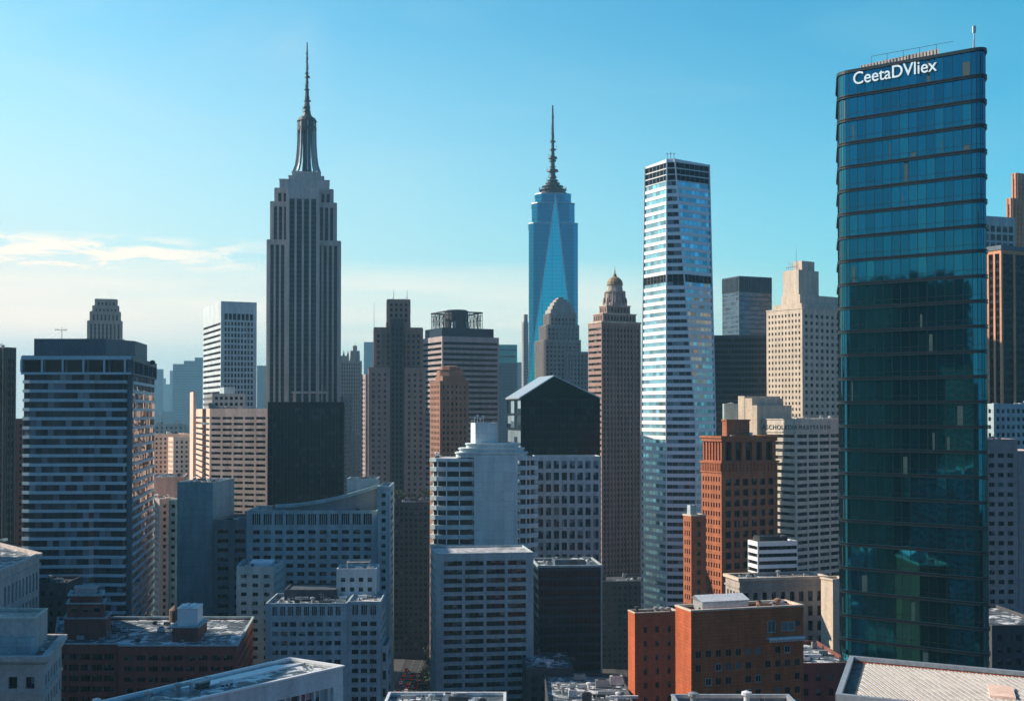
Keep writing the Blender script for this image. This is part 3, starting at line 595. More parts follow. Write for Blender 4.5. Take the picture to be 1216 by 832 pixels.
for l, r, y in ((404, 412, 422), (416, 427, 416), (419, 424, 410)): b.tier(front_fp(l, r, D + 6, 8, 12), z1 - 1.1, Z(y, D), 'haze_stone', None)
for px in (403, 408, 413, 417.5, 421.5, 426):
    m = MB(); xx = X(px, D + 7); m.lathe(xx, D + 7, [(1.2, z1 - 1), (1.2, Z(421, D)), (.01, Z(415 if px != 421.5 else 405, D))], 6, sm=False); b.part('pinnacle', m, 'haze_stone')
b.done()
b = Bld('apartment_building', 'brown residential slab with a lit narrow edge left of the brown stepped tower', yb=570, simple=True)
fp = corner_fp(428, 434, 447, 980, 25); b.tier(fp, 0, Z(444, 980), 'pink_stone', SG(bay=3, fh=3.5)); b.done()
b = Bld('apartment_building', 'slim tan slab directly behind the black glass block and beside the ornate hazy tower', yb=570, simple=True)
fp = corner_fp(404, 407, 419, 1050, 20); b.tier(fp, 0, Z(470, 1050), 'pink_stone', SG(bay=3, fh=3.5)); b.done()

# brown stepped tower
b = Bld('skyscraper', 'brown stepped stone tower with a dark recessed centre bay and twin shoulders', yb=590)
D = 850; st = St(bay=3.6, fh=3.7, fx=.42, fz=.5, rc=.5, mt=3, gl='glass_grey', mx=1.4)
stv = St(bay=3.4, fx=.5, one=True, hb=3.7, grp='col', mt=3, rc=.7, gl='glass_grey', frame='brown_stone', wname='window_strip', fin=(.8, .5), mx=1)
TH = 7
z1 = Z(436, D); b.tier(front_fp(437.5, 463, D, 32, TH), 0, z1, 'brown_stone', st, roof='roof_dark'); b.tier(front_fp(480, 505.5, D + 4, 30, TH), 0, z1, 'brown_stone', st, roof='roof_dark')
z2 = Z(387.5, D); b.tier(front_fp(444.5, 501.5, D + 7, 24, TH), 0, z2, 'brown_stone', stv, roof='roof_dark')
b.tier(front_fp(463.2, 479.6, D + 2.5, 20, TH), 0, Z(378, D), 'dark_concrete', St(bay=2.6, fx=.55, one=True, hb=3.7, grp='col', mt=4, rc=.6, gl='glass_black', wname='window_strip', mx=.7), roof='roof_dark')
zq = b.tier(front_fp(458.5, 487.5, D + 9, 17, TH), z2 - 1.1, Z(381, D), 'brown_stone', None, roof='roof_dark')
zq = b.tier(front_fp(460, 486.5, D + 10, 15, TH), zq, Z(353.5, D), 'brown_stone', stv, roof='roof_dark', cap=(1.0, .3, 'brown_stone'))
for px, h in ((443.6, 14), (467, 8), (483, 8)):
    m = MB(); xx = X(px, D + 12); z0 = zq if px > 450 else z1 - 1.1; m.tube((xx, D + 14, z0), (xx, D + 14, z0 + h + (0 if px > 450 else 32)), .25, .1); b.part('antenna', m, 'metal_grey')
b.clutter(front_fp(461, 486, D + 11, 13, TH), zq, 5, 2.6); b.done()

# striped tower with crown cage
b = Bld('office_tower', 'wide pink and dark striped tower with an open lattice crown on its roof', yb=560)
D = 950; fp = corner_fp(501, 525, 592.5, D, 26); z1 = Z(399, D)
b.tier(fp, 0, z1, 'pink_stone', St(nx=1, fh=4.15, fx=1, fz=.5, mt=3.0, mx=1.2, rc=.7, mull=14, grp='floor', wname='window_band', gl='glass_black'), roof='roof_dark')
pf = sub_fp(fp, .02, .93, .06, .9); z2 = b.tier(pf, z1 - 1.1, Z(388.5, D), 'navy_panel', None, roof='roof_dark')
cf = sub_fp(fp, .08, .74, .1, .75); za, zb = z2, Z(369, D); m = MB(); n = 9
for i in range(4):
    p, q = Vector(cf[i]), Vector(cf[(i + 1) % 4])
    for k in range(n):
        u = p.lerp(q, k / n); v = p.lerp(q, (k + 1) / n)
        m.tube((*u, za), (*u, zb), .34, n=4)
        if k % 2: m.tube((*u, za), (*v, zb), .16, n=4); m.tube((*v, za), (*u, zb), .16, n=4)
        for f in (.55, .82): m.tube((*u, za + (zb - za) * f), (*v, za + (zb - za) * f), .2, n=4)
    m.tube((*p, zb), (*q, zb), .7, n=4)
b.part('lattice_crown', m, 'metal_dark')
m = MB(); cc = sum((Vector(p) for p in cf), Vector((0, 0))) / 4; m.lathe(cc.x, cc.y, [(9, za), (9, zb + 1.6), (7.5, zb + 2.4), (.01, zb + 3.0)], 16); b.part('water_tank', m, 'metal_dark')
m = MB(); m.prism(sub_fp(cf, .28, .72, .2, .8), za, za + (zb - za) * .5); b.part('plant_room', m, 'pale_concrete'); b.done()

# rust brick tower with round top
b = Bld('apartment_building', 'rust brick tower with a rounded dark top and a sunlit left strip', yb=560)
D = 720; fp = corner_fp(510.5, 522.5, 556.5, D, 22); z1 = Z(452, D)
b.tier(fp, 0, z1, 'rust_brick', St(bay=2.7, fh=3.3, fx=.42, fz=.52, rc=.4, mt=1.6), roof='roof_dark', cap=(.8, .3, 'rust_brick'))
zq = b.tier(sub_fp(fp, .12, .92, .08, .8), z1 - 1.1, Z(446, D), 'rust_brick', St(bay=2.4, fh=4, fx=.5, fz=.6, mt=.8), roof='roof_dark')
c = sum((Vector(p) for p in sub_fp(fp, .18, .86, .2, .75)), Vector((0, 0))) / 4; rr = 7.6; m = MB()
m.lathe(c.x, c.y, [(rr, zq), (rr, Z(439, D)), (rr + .4, Z(438.6, D)), (rr * .78, Z(438.4, D)), (rr * .76, Z(434.5, D)), (rr * .45, Z(433.6, D)), (.01, Z(433.4, D))], 8, sm=False); b.part('domed_roof', m, 'rust_brick')
b.clutter(fp, z1 - 1.1, 4, 2); b.done()

# teal-capped tower, thin lit tower
b = Bld('office_tower', 'hazy far tower with a bright teal copper top between the striped and blue glass towers', yb=520, simple=True)
fp = front_fp(592, 614.5, 1750, 26, 4); b.tier(fp, 0, Z(431, 1750), 'slate_panel', SG(fh=4.5)); b.tier(offset(fp, -.4), Z(431, 1750) - 1.1, Z(409, 1750), 'green_copper', SG(nx=1, fx=1, fh=9, fz=.25, gl='glass_slate'), roof='roof_dark'); b.done()
hazy('office_tower', 'lower hazy block stepping down right of the teal-capped tower', 606, 624, 430, 1850, 'slate_panel', SG(fh=4.5), 520)
b = Bld('office_tower', 'very thin pale tower touching the left edge of the blue glass spire tower', yb=500, simple=True)
fp = corner_fp(619.5, 621.5, 628.5, 1700, 20); z1 = Z(382, 1700); b.tier(fp, 0, z1, 'haze_stone', SG(bay=3)); b.tier(sub_fp(fp, .2, .8, .2, .8), z1 - 1.1, Z(373, 1700), 'haze_stone', None); b.done()

# ================================================================== blue glass spire tower
b = Bld('skyscraper', 'blue glass tower with a long bright triangular facet, stepped top and banded spire', yb=480)
D = 1400; cx, cy = X(656.5, D + 28), D + 28; pz = lambda y: Z(y, D)
def octo(r, ch): 
    c_ = r - ch; P = [(c_, -r), (r, -c_), (r, c_), (c_, r), (-c_, r), (-r, c_), (-r, -c_), (-c_, -r)]; return [(cx + x_, cy + y_) for x_, y_ in P]
b.org = (cx, cy, 0); b.root.location = b.org
body = MB(); px1 = D / F
R1, R2, R3 = 29.3 * px1, 25.6 * px1, 21.5 * px1
body.prism(octo(R1, 5), 0, pz(264.5)); body.prism(octo(R2, 6), pz(264.5) , pz(240)); body.prism(octo(R3, 7), pz(240), pz(228)); b.part('glass_wall', body, 'glass_mirror')
m = MB(); yb_ = cy - R1 - 5; zb = pz(455); ap = (cx + 2.2, cy - R1 - .9, pz(229)); 
P1, P2 = (cx - 31 * px1, yb_, zb), (cx + 28 * px1, yb_, zb); Q1, Q2 = (cx - 31 * px1, yb_ + 14, zb), (cx + 28 * px1, yb_ + 14, zb); aq = (ap[0], ap[1] + 8, ap[2])
m.poly([P1, P2, ap]); m.poly([(P1[0], P1[1], 0), (P2[0], P2[1], 0), P2, P1]); b.part('bright_facet', m, 'glass_bright', label='long bright triangular glass facet')
m = MB(); m.poly([P1, ap, aq, Q1]); m.poly([P2, Q2, aq, ap]); m.poly([Q1, aq, Q2]); m.poly([(P1[0], P1[1], 0), P1, Q1, (Q1[0], Q1[1], 0)]); m.poly([(P2[0], P2[1], 0), (Q2[0], Q2[1], 0), Q2, P2]); b.part('facet_side', m, 'glass_mirror')
m = MB(); m.tube(P1, ap, .75, .75, 4); m.tube(P2, ap, .75, .75, 4)
for o_, a_, b_ in ((R1, 'x', 264.5), (R2, 'x', 240), (R3, 'x', 228)):
    pl = octo(o_ + .1, 5 if o_ == R1 else 6 if o_ == R2 else 7)
    for i in range(8): m.tube((*pl[i], pz(b_)), (*pl[(i + 1) % 8], pz(b_)), .5, n=4)
b.part('edge_trim', m, 'metal_light')
cp = MB()
for r0, ya, yb2 in ((17, 228, 224), (14.5, 224, 221.5), (16.5, 221.5, 220.3), (11.5, 220.3, 217), (13, 217, 216), (8, 216, 213), (9, 213, 212.2), (5.5, 212.2, 209)):
    cp.lathe(cx, cy, [(.01, pz(ya)), (r0 * .93, pz(ya)), (r0 * .93, pz(yb2)), (.01, pz(yb2))], 20, sm=False)
for k in range(20):
    an = k * math.pi / 10; cp.tube((cx + 15.4 * math.cos(an), cy + 15.4 * math.sin(an), pz(221)), (cx + 15.4 * math.cos(an), cy + 15.4 * math.sin(an), pz(217.5)), .3, n=4)
b.part('crown_ring', cp, 'metal_dark')
m = MB(); prof = [(4.2, 212), (3.2, 204), (2.6, 195), (2.1, 180), (1.7, 165), (1.3, 150), (1.1, 136), (.85, 118)]; m.lathe(cx, cy, [(r_, pz(y_)) for r_, y_ in prof], 8)
for yy, rr in ((209, 8), (206, 6.6), (202, 5.6), (199, 7.4), (195, 5.2), (191.5, 6.6), (187, 4.8), (182.5, 5.8), (178, 4.2), (173, 5.0), (168, 3.4), (163, 4.2), (158, 3.0), (153, 3.2), (147, 2.4), (141, 2.4), (134, 1.9)): rr *= rg.uniform(.45, .95); hq = rg.uniform(.6, 2.6); zq_ = pz(yy) + rg.uniform(-1.5, 1.5); m.lathe(cx, cy, [(.1, zq_), (rr, zq_), (rr * rg.uniform(.7, 1), zq_ + hq), (.1, zq_ + hq)], 6, sm=False); m.tube((cx + rr * rg.choice((-1, 1)), cy, zq_), (cx + rr * rg.choice((-1, 1)), cy, zq_ + rg.uniform(3, 6)), .2, n=4)
b.part('spire', m, 'metal_dark'); b.done()

# stone tower with pointed arch top
b = Bld('office_tower', 'grey stone tower with a rounded pointed top in front of the blue glass spire tower', yb=475)
D = 1100; st = St(bay=3.3, fx=.45, one=True, hb=3.9, grp='col', mt=3, rc=.9, gl='glass_grey', frame='grey_limestone', wname='window_strip', fin=(.8, .7)); TH = 12
b.tier(front_fp(672, 698.5, D + 3, 30, TH), 0, Z(417, D), 'haze_stone', st, roof='roof_dark'); b.tier(front_fp(646.5, 690, D, 34, TH), 0, Z(403, D), 'haze_stone', st, roof='roof_dark')
b.tier(front_fp(649, 688, D + 3, 26, TH), 0, Z(385, D), 'haze_stone', st, roof='roof_dark'); zq = b.tier(front_fp(652.5, 684.5, D + 5, 21, TH), Z(403, D), Z(371, D), 'haze_stone', st, roof='roof_dark')
L = [((654, 682.5), 366, 7), ((656, 681), 361.5, 8), ((658, 677.5), 357.5, 9), ((660.5, 673.5), 354.2, 10), ((663, 669.5), 351.8, 11)]
for (l, r), y, o_ in L: zq = b.tier(front_fp(l, r, D + o_, 20 - (o_ - 7) * 2.5, TH), zq, Z(y, D), 'haze_stone', St(bay=2.2, fh=6, fx=.4, fz=.7, mt=.6, mb=1, mx=.4), roof='roof_dark', par=.4)
b.done()

# brown deco tower with gilded lantern
b = Bld('skyscraper', 'tall brown stone tower with a stepped gilded domed lantern and sunlit left flank', yb=690)
D = 800; TH = 27; fp = corner_fp(698.5, 714.5, 761, D, TH); z1 = Z(381, D); stv = St(bay=2.6, fx=.5, one=True, hb=3.5, grp='col', mt=3, rc=.5, gl='glass_grey', frame='brown_stone', wname='window_strip', fin=(.6, .4), mx=.8)
sp_ = St(nx=1, fh=3.7, fx=1, fz=.4, mt=3, mx=.5, rc=.4, mull=5, grp='floor', wname='window_band', gl='glass_grey')
zq = b.tier(fp, 0, z1, 'brown_stone', sts={0: stv, 3: sp_}, roof='roof_dark', cap=(1, .4, 'cream_stone'))
f2 = sub_fp(fp, .08, .92, .12, .85); zq = b.tier(f2, zq, Z(371, D), 'brown_stone', St(bay=2.4, fh=4, fx=.5, fz=.7, mt=1, mx=.6), roof='roof_dark', cap=(.6, .4, 'cream_stone'))
f3 = sub_fp(fp, .2, .8, .2, .75); zq = b.tier(f3, zq, Z(361, D), 'brown_stone', St(bay=2.4, fh=4, fx=.5, fz=.7, mt=1, mx=.6), roof='roof_dark', cap=(.6, .4, 'cream_stone'))
f4 = sub_fp(fp, .3, .72, .3, .68); c = sum((Vector(p) for p in f4), Vector((0, 0))) / 4; pz = lambda y: Z(y, D)
m = MB(); m.lathe(c.x, c.y, [(7.6, zq), (7.6, pz(358)), (6.6, pz(357)), (6.2, pz(346)), (6.9, pz(345)), (6.9, pz(343.5)), (5.2, pz(343)), (4.8, pz(337)), (5.4, pz(336))], 12, sm=False); b.part('lantern', m, 'limestone')
for k in range(12):
    an = (k + .5) * math.pi / 6; m = MB(); m.tube((c.x + 6.9 * math.cos(an), c.y + 6.9 * math.sin(an), pz(358)), (c.x + 6.6 * math.cos(an), c.y + 6.6 * math.sin(an), pz(345)), .35, n=5)
    m.lathe(c.x + 7.4 * math.cos(an), c.y + 7.4 * math.sin(an), [(.6, pz(361)), (.6, pz(355)), (.01, pz(351))], 6); b.part('pinnacle', m, 'brown_stone')
m = MB(); m.lathe(c.x, c.y, [(5.2, pz(336)), (5.0, pz(332)), (4.0, pz(329)), (2.4, pz(326.6)), (1.2, pz(325.5)), (1.1, pz(323)), (.5, pz(322)), (.15, pz(316)), (.1, pz(313))], 14); b.part('dome', m, 'gold_dome'); b.done()
# ================================================================== centre group
# black glass block with gabled roof
b = Bld('office_building', 'black glass block with a metal gabled roof standing over the white window-grid building', yb=545)
D = 610; c0 = corner_fp(602, 618.5, 712.5, D, 13); z1 = Z(472.5, D); zr = Z(446.5, D)
c, r, k, l = [Vector(p) for p in c0]
b.tier(c0, 0, z1, 'black_panel', sts={0: St(nx=1, fh=3.9, fx=1, fz=.85, mt=.6, mx=.4, rc=.12, mull=18, grp='floor', wname='window_band', gl='glass_black', frame='navy_panel'), 3: St(nx=1, fh=7.2, fx=1, fz=.85, mt=.6, mx=.5, rc=.3, mull=4, grp='floor', wname='window_band', gl='glass_office', frame='metal_light')}, roof=None)
u = .42; e1 = c.lerp(r, u); e2 = l.lerp(k, u)
for tri in ([(*c, z1), (*r, z1), (*e1, zr)], [(*l, z1), (*e2, zr), (*k, z1)]): m = MB(); m.poly(tri); b.part('gable_wall', m, 'glass_black')
m = MB()
def slab(mb, q, t=.6):
    top = [(a_, b_, c_ + t) for a_, b_, c_ in q]; mb.poly(top); mb.poly(q[::-1]); 
    for i in range(4): j = (i + 1) % 4; mb.poly([q[i], q[j], top[j], top[i]])
slab(m, [(*(c + (c - r).normalized() * .8), z1 - .3), (*e1, zr), (*e2, zr), (*(l + (c - r).normalized() * .8), z1 - .3)]); slab(m, [(*e1, zr + .01), (*r, z1), (*k, z1), (*e2, zr + .01)])
b.part('gabled_roof', m, 'metal_light'); b.done()
# white window-grid building
b = Bld('office_building', 'white concrete building with a grid of square windows below the black gabled block', yb=668)
D = 575; fp = front_fp(636, 713.5, D, 18, 3.5); z1 = Z(541.5, D)
b.tier(fp, 0, z1, 'white_concrete', St(nx=8, fh=5.3, fx=.66, fz=.66, mt=1.2, mx=.5, rc=.7, mull=2, gl='glass_office'), roof='roof_dark'); b.done()
# white rounded tower with blank core
b = Bld('apartment_building', 'white rounded tower with curved balcony bands either side of a blank central shaft', yb=705)
D = 545
xl, xr = X(510.5, D + 6), X(640, D + 6); ca, cb = X(563, D), X(615, D)
lw = [(xl + .4, D + 2.2), (xl + 3.2, D + .4), (xl + 7.5, D - .6), (ca + .5, D + .6), (ca + .5, D + 24), (xl + 2.5, D + 24)]
rw = [(cb - .5, D + 1.4), (cb + 4, D + 1.0), (xr - 3, D + 2.6), (xr - .8, D + 5.4), (xr - .2, D + 9), (xr - 1, D + 16), (cb - .5, D + 24)]
zt = Z(548, D); zt2 = Z(546.5, D)
b.loft(lambda t: lw, 0, zt, 4.15, 'smooth_white', 'glass', sp=.45, rc=1.3, pane=5.2, bar=.5, frame='white_metal', wname='balcony_band')
b.loft(lambda t: rw, 0, zt2, 4.15, 'smooth_white', 'glass', sp=.45, rc=1.3, pane=5.2, bar=.5, frame='white_metal', wname='balcony_band')
for wv, zz in ((lw, zt), (rw, zt2)):
    m = MB(); m.prism(offset(wv, .3), zz, zz + 1.4); b.part('roof_slab', m, 'smooth_white'); b.roofpoly(offset(wv, -.5), zz + 1.405, 'roof_light')
core = [(ca, D - 1.5), (cb, D - 1.5), (cb, D + 22), (ca, D + 22)]
b.tier(core, 0, Z(541, D), 'smooth_white', None, roof='roof_light')
for l, r, y0, y1, o_ in ((541, 626, 543, 538.5, .6), (545, 622, 538.5, 533.5, 1.6), (553, 616, 533.5, 528, 3)):
    m = MB(); pl = rounded([(X(l, D), D + o_ - .8), (X(r, D), D + o_ - .8), (X(r, D), D + 19), (X(l, D), D + 19)], [3.5, 6, 3, 3], 5); m.prism(pl, Z(y0, D) - .02, Z(y1, D)); m.prism(offset(pl, .5), Z(y1, D), Z(y1, D) + .5); b.part('roof_step', m, 'smooth_white')
bx = corner_fp(559, 564.5, 591, D + 5, 10); zb = Z(502, D); b.tier(bx, Z(528, D), zb, 'smooth_white', None, par=.7)
m = MB()
c_, r_, k_, l_ = [Vector(p) for p in bx]
for i in range(10):
    for p, q in ((c_, r_), (c_, l_)):
        t = p.lerp(q, i / 9); m.tube((*t, zb - .1), (*t, zb + 1.0), .07, n=4)
for p, q in ((c_, r_), (c_, l_), (r_, k_)): m.tube((*p, zb + 1), (*q, zb + 1), .07, n=4)
b.part('railing', m, 'metal_grey')
for i in range(4):
    m = MB(); p = c_.lerp(r_, .05 + .13 * i) + (l_ - c_) * .4; h = (2.6, 3.6, 2.2, 3.2)[i]; m.tube((*p, zb - .7), (*p, zb + h), .12); m.box(-.5, .5, -.3, .3, zb + h - .9, zb + h, 0, o=p); b.part('antenna', m, 'metal_white')
b.clutter(lw, zt + 1.4, 4, 1.6); b.done()
# slab with four bays in front
b = Bld('office_building', 'pale concrete slab with four bays of ribbon windows and a sunlit triangle of roof', yb=832)
D = 470; fp = corner_fp(511.5, 518, 633.5, D, 8.2); z1 = Z(657, D)
b.tier(fp, 0, z1, 'pale_concrete', sts={0: St(nx=4, fh=3.22, fx=.86, fz=.56, mt=2.2, mx=2.3, rc=.7, mull=4, bar=.15), 3: St(nx=4, fh=3.22, fx=.7, fz=.5, mt=2.2, mx=.6, rc=.6, gl='glass_grey')}, roof='roof_light', par=.7)
m = MB()
b.done()
# dark ribbon block
b = Bld('office_building', 'dark navy ribbon-window block with a pale edge strip beside the four-bay slab', yb=800)
D = 500; fp = corner_fp(631, 639, 714.5, D, 5); z1 = Z(671, D)
b.tier(fp, 0, z1, 'navy_panel', St(nx=1, fh=3.7, fx=1, fz=.66, mt=1.6, mx=.5, rc=.5, mull=14, grp='floor', wname='window_band', gl='glass_black'), roof='roofing', cap=(.8, .3, 'pale_concrete'))
m = MB(); q = Vector(fp[1]); m.box(-.5, .15, -.35, -.02, 0, z1 - .8, 0, o=q, a=R(5)); b.part('edge_strip', m, 'pale_concrete')
pf = sub_fp(fp, .3, .8, .3, .7); b.tier(pf, z1 - 1.1, z1 + 1.2, 'slate_panel', None, roof='roofing', par=.4); b.clutter(fp, z1 - 1.1, 9, 3); b.done()
# low roofs at the foot of it
b = Bld('shop_building', 'low dark block with cluttered flat roof at the foot of the navy ribbon block', yb=832)
D = 450; fp = front_fp(625, 681, D, 30, 3); z1 = Z(793, D); b.tier(fp, 0, z1, 'dark_concrete', St(bay=4), roof='roofing'); b.clutter(fp, z1 - 1.1, 12, 4); b.done()
b = Bld('shop_building', 'low building with patched blue-grey roof at the bottom edge beside the street', yb=832)
D = 405; fp = front_fp(650, 752, D, 46, 0); z1 = Z(834, D); b.tier(fp, 0, z1, 'dark_concrete', St(bay=4), roof='roofing'); b.clutter(fp, z1 - 1.1, 16, 5); b.done()
b = Bld('shop_building', 'cluttered flat roof with white parapet at the bottom edge below the four-bay slab', yb=832)
D = 300; fp = front_fp(456, 600, D, 14, 0); z1 = Z(821, D + 14); b.tier(fp, 0, z1, 'pale_concrete', St(bay=4), roof='roofing', cap=(.5, .2, 'metal_white')); b.clutter(fp, z1 - 1.1, 14, 2.6); b.done()
b = Bld('office_building', 'low dark office with rooftop planting between the brown stepped tower and the street', yb=760)
D = 775; fp = front_fp(455, 516, D, 26, 3); z1 = Z(596, D); b.tier(fp, 0, z1, 'dark_concrete', St(bay=3, fh=3.6, fx=.5), roof='roof_dark'); b.clutter(fp, z1 - 1.1, 14, 4)
b.roof_garden = (fp, z1 - 1.1); b.done(); GARDEN = b.roof_garden
b = Bld('office_building', 'dark mid-rise behind the street gap to the right of the navy ribbon block', yb=760)
D = 745; fp = front_fp(706, 772, D, 30, 3); z1 = Z(690, D); b.tier(fp, 0, z1, 'dark_concrete', St(bay=3, fh=3.6, fx=.5), roof='roof_dark'); b.clutter(fp, z1 - 1.1, 10, 4); b.done()

# white faceted tower
b = Bld('skyscraper', 'slender white-banded glass tower with a chamfered corner, dark top louvres and a dark mid band', yb=720)
D = 620
def cl(px, dep): return (X(px, D + dep), D + dep)
def lerp2(P, Q, t): return [(a[0] + (c_[0] - a[0]) * t, a[1] + (c_[1] - a[1]) * t) for a, c_ in zip(P, Q)]
BOT = [cl(761.5, 22), cl(791, 2), cl(826, 0), cl(849.5, 13), cl(838, 44), cl(775, 52)]
TOP = [cl(766.5, 20), cl(792.5, 3), cl(802, 2), cl(843, 14), cl(834, 40), cl(778, 46)]
zt = Z(190, D); HT = zt
ZB_ = Z(500, D)
def wt(z): return lerp2(BOT, TOP, min(1, max(0, (z - ZB_) / (HT - ZB_))))
segs = [(0, Z(334, D), 'white_metal', 'glass_sky', .5), (Z(334, D), Z(325, D), 'metal_dark', 'glass_black', .1), (Z(325, D), Z(214, D), 'white_metal', 'glass_sky', .44), (Z(214, D), Z(191.5, D), 'metal_white', 'glass_black', .16)]
for za, zb, wm, gm, sp in segs:
    b.loft(lambda t, za=za, zb=zb: wt(za + (zb - za) * t), za, zb, 3.7 if wm != 'metal_dark' else 2.0, wm, gm, sp=sp, rc=.35, pane=3.0, bar=.16, frame='metal_grey', wname='window_band', egl={1: 'glass_office'} if wm == 'white_metal' else None)
# sloping parapet screen, higher at the chamfered corner
fp = wt(zt); z0 = Z(191.5, D); hs = [0, Z(187.5, D), Z(187.5, D), 0, 0, 0]; m = MB(); ip = offset(fp, -.5)
hs = [max(h, z0 + 1.0) for h in hs]
for i in range(6):
    j = (i + 1) % 6; m.poly([(*fp[i], z0), (*fp[j], z0), (*fp[j], hs[j]), (*fp[i], hs[i])]); m.poly([(*ip[j], z0), (*ip[i], z0), (*ip[i], hs[i]), (*ip[j], hs[j])]); m.poly([(*fp[i], hs[i]), (*fp[j], hs[j]), (*ip[j], hs[j]), (*ip[i], hs[i])])
b.part('parapet_screen', m, 'white_metal'); b.roofpoly(ip, z0 + .3, 'roof_dark')
m = MB()
for i in (0, 1, 2, 3):
    A, B_ = Vector(BOT[i]), Vector(TOP[i]); m.tube((*A, 0), (*A, ZB_), .45, .45, 4); m.tube((*A, ZB_), (*B_, hs[i]), .45, .45, 4)
b.part('corner_trim', m, 'white_metal')
for px in (793, 797, 801): m = MB(); p = cl(px, 8); m.tube((*p, z0), (*p, z0 + 6.3 - abs(px - 797) * .2), .14); m.box(-.5, .5, -.1, .1, z0 + 5.2, z0 + 5.5, 0, o=p); b.part('antenna', m, 'metal_grey')
b.done()

# ================================================================== right group
b = Bld('office_tower', 'slate blue glass tower with a ribbed dark cap behind the wide navy block', yb=402)
D = 1100; fp = corner_fp(858, 878, 917, D, 24); z1 = Z(327.5, D); zc = Z(346, D)
b.tier(fp, zc, z1, 'slate_panel', St(bay=1.9, one=True, fx=.5, mt=1.2, mb=0, mx=.4, rc=.6, gl='glass_black', grp='face', fin=(.5, .4), wname='louvre'), roof='roof_dark')
b.tier(fp, 0, zc, 'slate_panel', sts={0: St(nx=1, fh=4, fx=1, fz=.75, mt=.2, mx=.8, rc=.3, mull=12, grp='floor', wname='window_band', gl='glass_slate'), 3: St(nx=1, fh=4, fx=1, fz=.75, mt=.2, mx=.8, rc=.3, mull=6, grp='floor', wname='window_band', gl='glass_slate')}, roof=None)
b.clutter(fp, z1 - 1.1, 5, 3); b.done()
b = Bld('office_building', 'wide windowless-looking navy block between the white-banded tower and the cream tower', yb=500)
D = 880; fp = front_fp(848, 913, D, 30, -7); z1 = Z(398, D)
b.tier(fp, 0, z1, 'navy_panel', St(nx=1, fh=4, fx=1, fz=.6, mt=1.5, mx=.6, rc=.25, mull=16, grp='floor', wname='window_band', gl='glass_black'), roof='roof_dark'); b.clutter(fp, z1 - 1.1, 4, 2.5); b.done()
# cream tower
b = Bld('office_tower', 'cream stone tower with rows of small windows and blank stepped rooftop blocks', yb=497)
D = 800; fp = corner_fp(910.5, 953, 1012, D, 36); z1 = Z(365, D); sg = St(bay=2.9, fh=3.75, fx=.46, fz=.5, mt=2.6, mx=1, rc=.45, gl='glass_grey')
zq = b.tier(fp, 0, z1, 'cream_stone', sts={0: St(bay=4.8, fh=4.4, fx=.5, fz=.5, mt=3, mx=1.4, rc=.6, gl='glass_grey'), 3: sg}, roof='roof_gravel', cap=(.8, .25, 'cream_stone'))
f2 = sub_fp(fp, .06, .95, .1, .9); zq2 = b.tier(f2, zq, Z(359, D), 'cream_stone', None, roof='roof_gravel')
f3 = sub_fp(fp, .1, .95, .2, .72); zq3 = b.tier(f3, zq2, Z(348, D), 'cream_stone', None, roof='roof_gravel')
f4 = sub_fp(fp, .12, .52, .26, .7); zq4 = b.tier(f4, zq3, Z(318, D), 'cream_stone', None, roof='roof_gravel')
f5 = sub_fp(fp, .25, .5, .35, .6); b.tier(f5, zq4, Z(306, D), 'cream_stone', None, roof='roof_gravel', par=.6)
for i in range(6):
    m = MB(); p = Vector(f4[3]).lerp(Vector(f4[0]), .06 + .13 * i); p = p.lerp(Vector(f4[1]), .08); m.tube((*p, zq4), (*p, zq4 + 4.5 + (i * 7 % 4)), .16); m.tube((p.x - 1, p.y, zq4 + 3.5), (p.x + 1, p.y, zq4 + 3.5), .1); b.part('antenna', m, 'metal_white')
m = MB(); p = Vector(f5[0]); m.tube((p.x - 3, p.y + 3, zq4), (p.x - 3, p.y + 3, zq4 + 17), .2, .08); b.part('antenna', m, 'metal_grey')
b.clutter(fp, zq, 4, 2); b.done()
# cream lower block with stepped wing
b = Bld('office_building', 'cream block with ribbon windows and a row of dark letters under its roof edge', yb=680)
D = 650; fp = corner_fp(889, 944.5, 1012, D, 38); z1 = Z(497, D)
zq = b.tier(fp, 0, z1, 'cream_panel', sts={0: St(nx=5, fh=3.65, fx=.88, fz=.5, mt=7.2, mx=.9, rc=.5, mull=4), 3: St(nx=1, fh=3.65, fx=1, fz=.44, mt=7.2, mx=.8, rc=.5, mull=8, grp='floor', wname='window_band', gl='glass_grey')}, roof='roof_gravel', cap=(.5, .3, 'cream_panel'))
# frieze letters on both faces (weathered, dark)
c, r, k, l = [Vector(p) for p in fp]
def letters(txt, p, q, z, size, mat, off=.12, ext=.08, bold=0.0, name='facade_lettering', spacing=1.0, squash=1.0):
    cu = bpy.data.curves.new(name, 'FONT'); cu.body = txt; cu.size = size; cu.extrude = ext; cu.space_character = spacing; cu.offset = bold
    t_ = bpy.data.objects.new(name, cu); sc.collection.objects.link(t_); bpy.context.view_layer.update(); me = bpy.data.meshes.new_from_object(t_.evaluated_get(bpy.context.evaluated_depsgraph_get())); bpy.data.objects.remove(t_); me.materials.clear(); me.materials.append(MATS[mat]); o = bpy.data.objects.new(name, me); sc.collection.objects.link(o); d = (q - p).normalized(); n = Vector((d.y, -d.x))
    o.rotation_euler = (R(90), 0, math.atan2(d.y, d.x)); o.location = (p.x + n.x * off, p.y + n.y * off, z); o.scale = (squash, 1, 1); return o
txs = [letters('WAASCHOLKDIA', l.lerp(c, .1), c, z1 - 5.6, 3.4, 'metal_dark', spacing=1.15), letters('MABVRKNRN', c.lerp(r, .05), r, z1 - 5.6, 3.4, 'metal_dark', spacing=1.4)]
for o in txs: bpy.context.view_layer.update(); o.parent = b.root; o.location = (o.location.x - b.org[0], o.location.y - b.org[1], o.location.z)
m = MB()
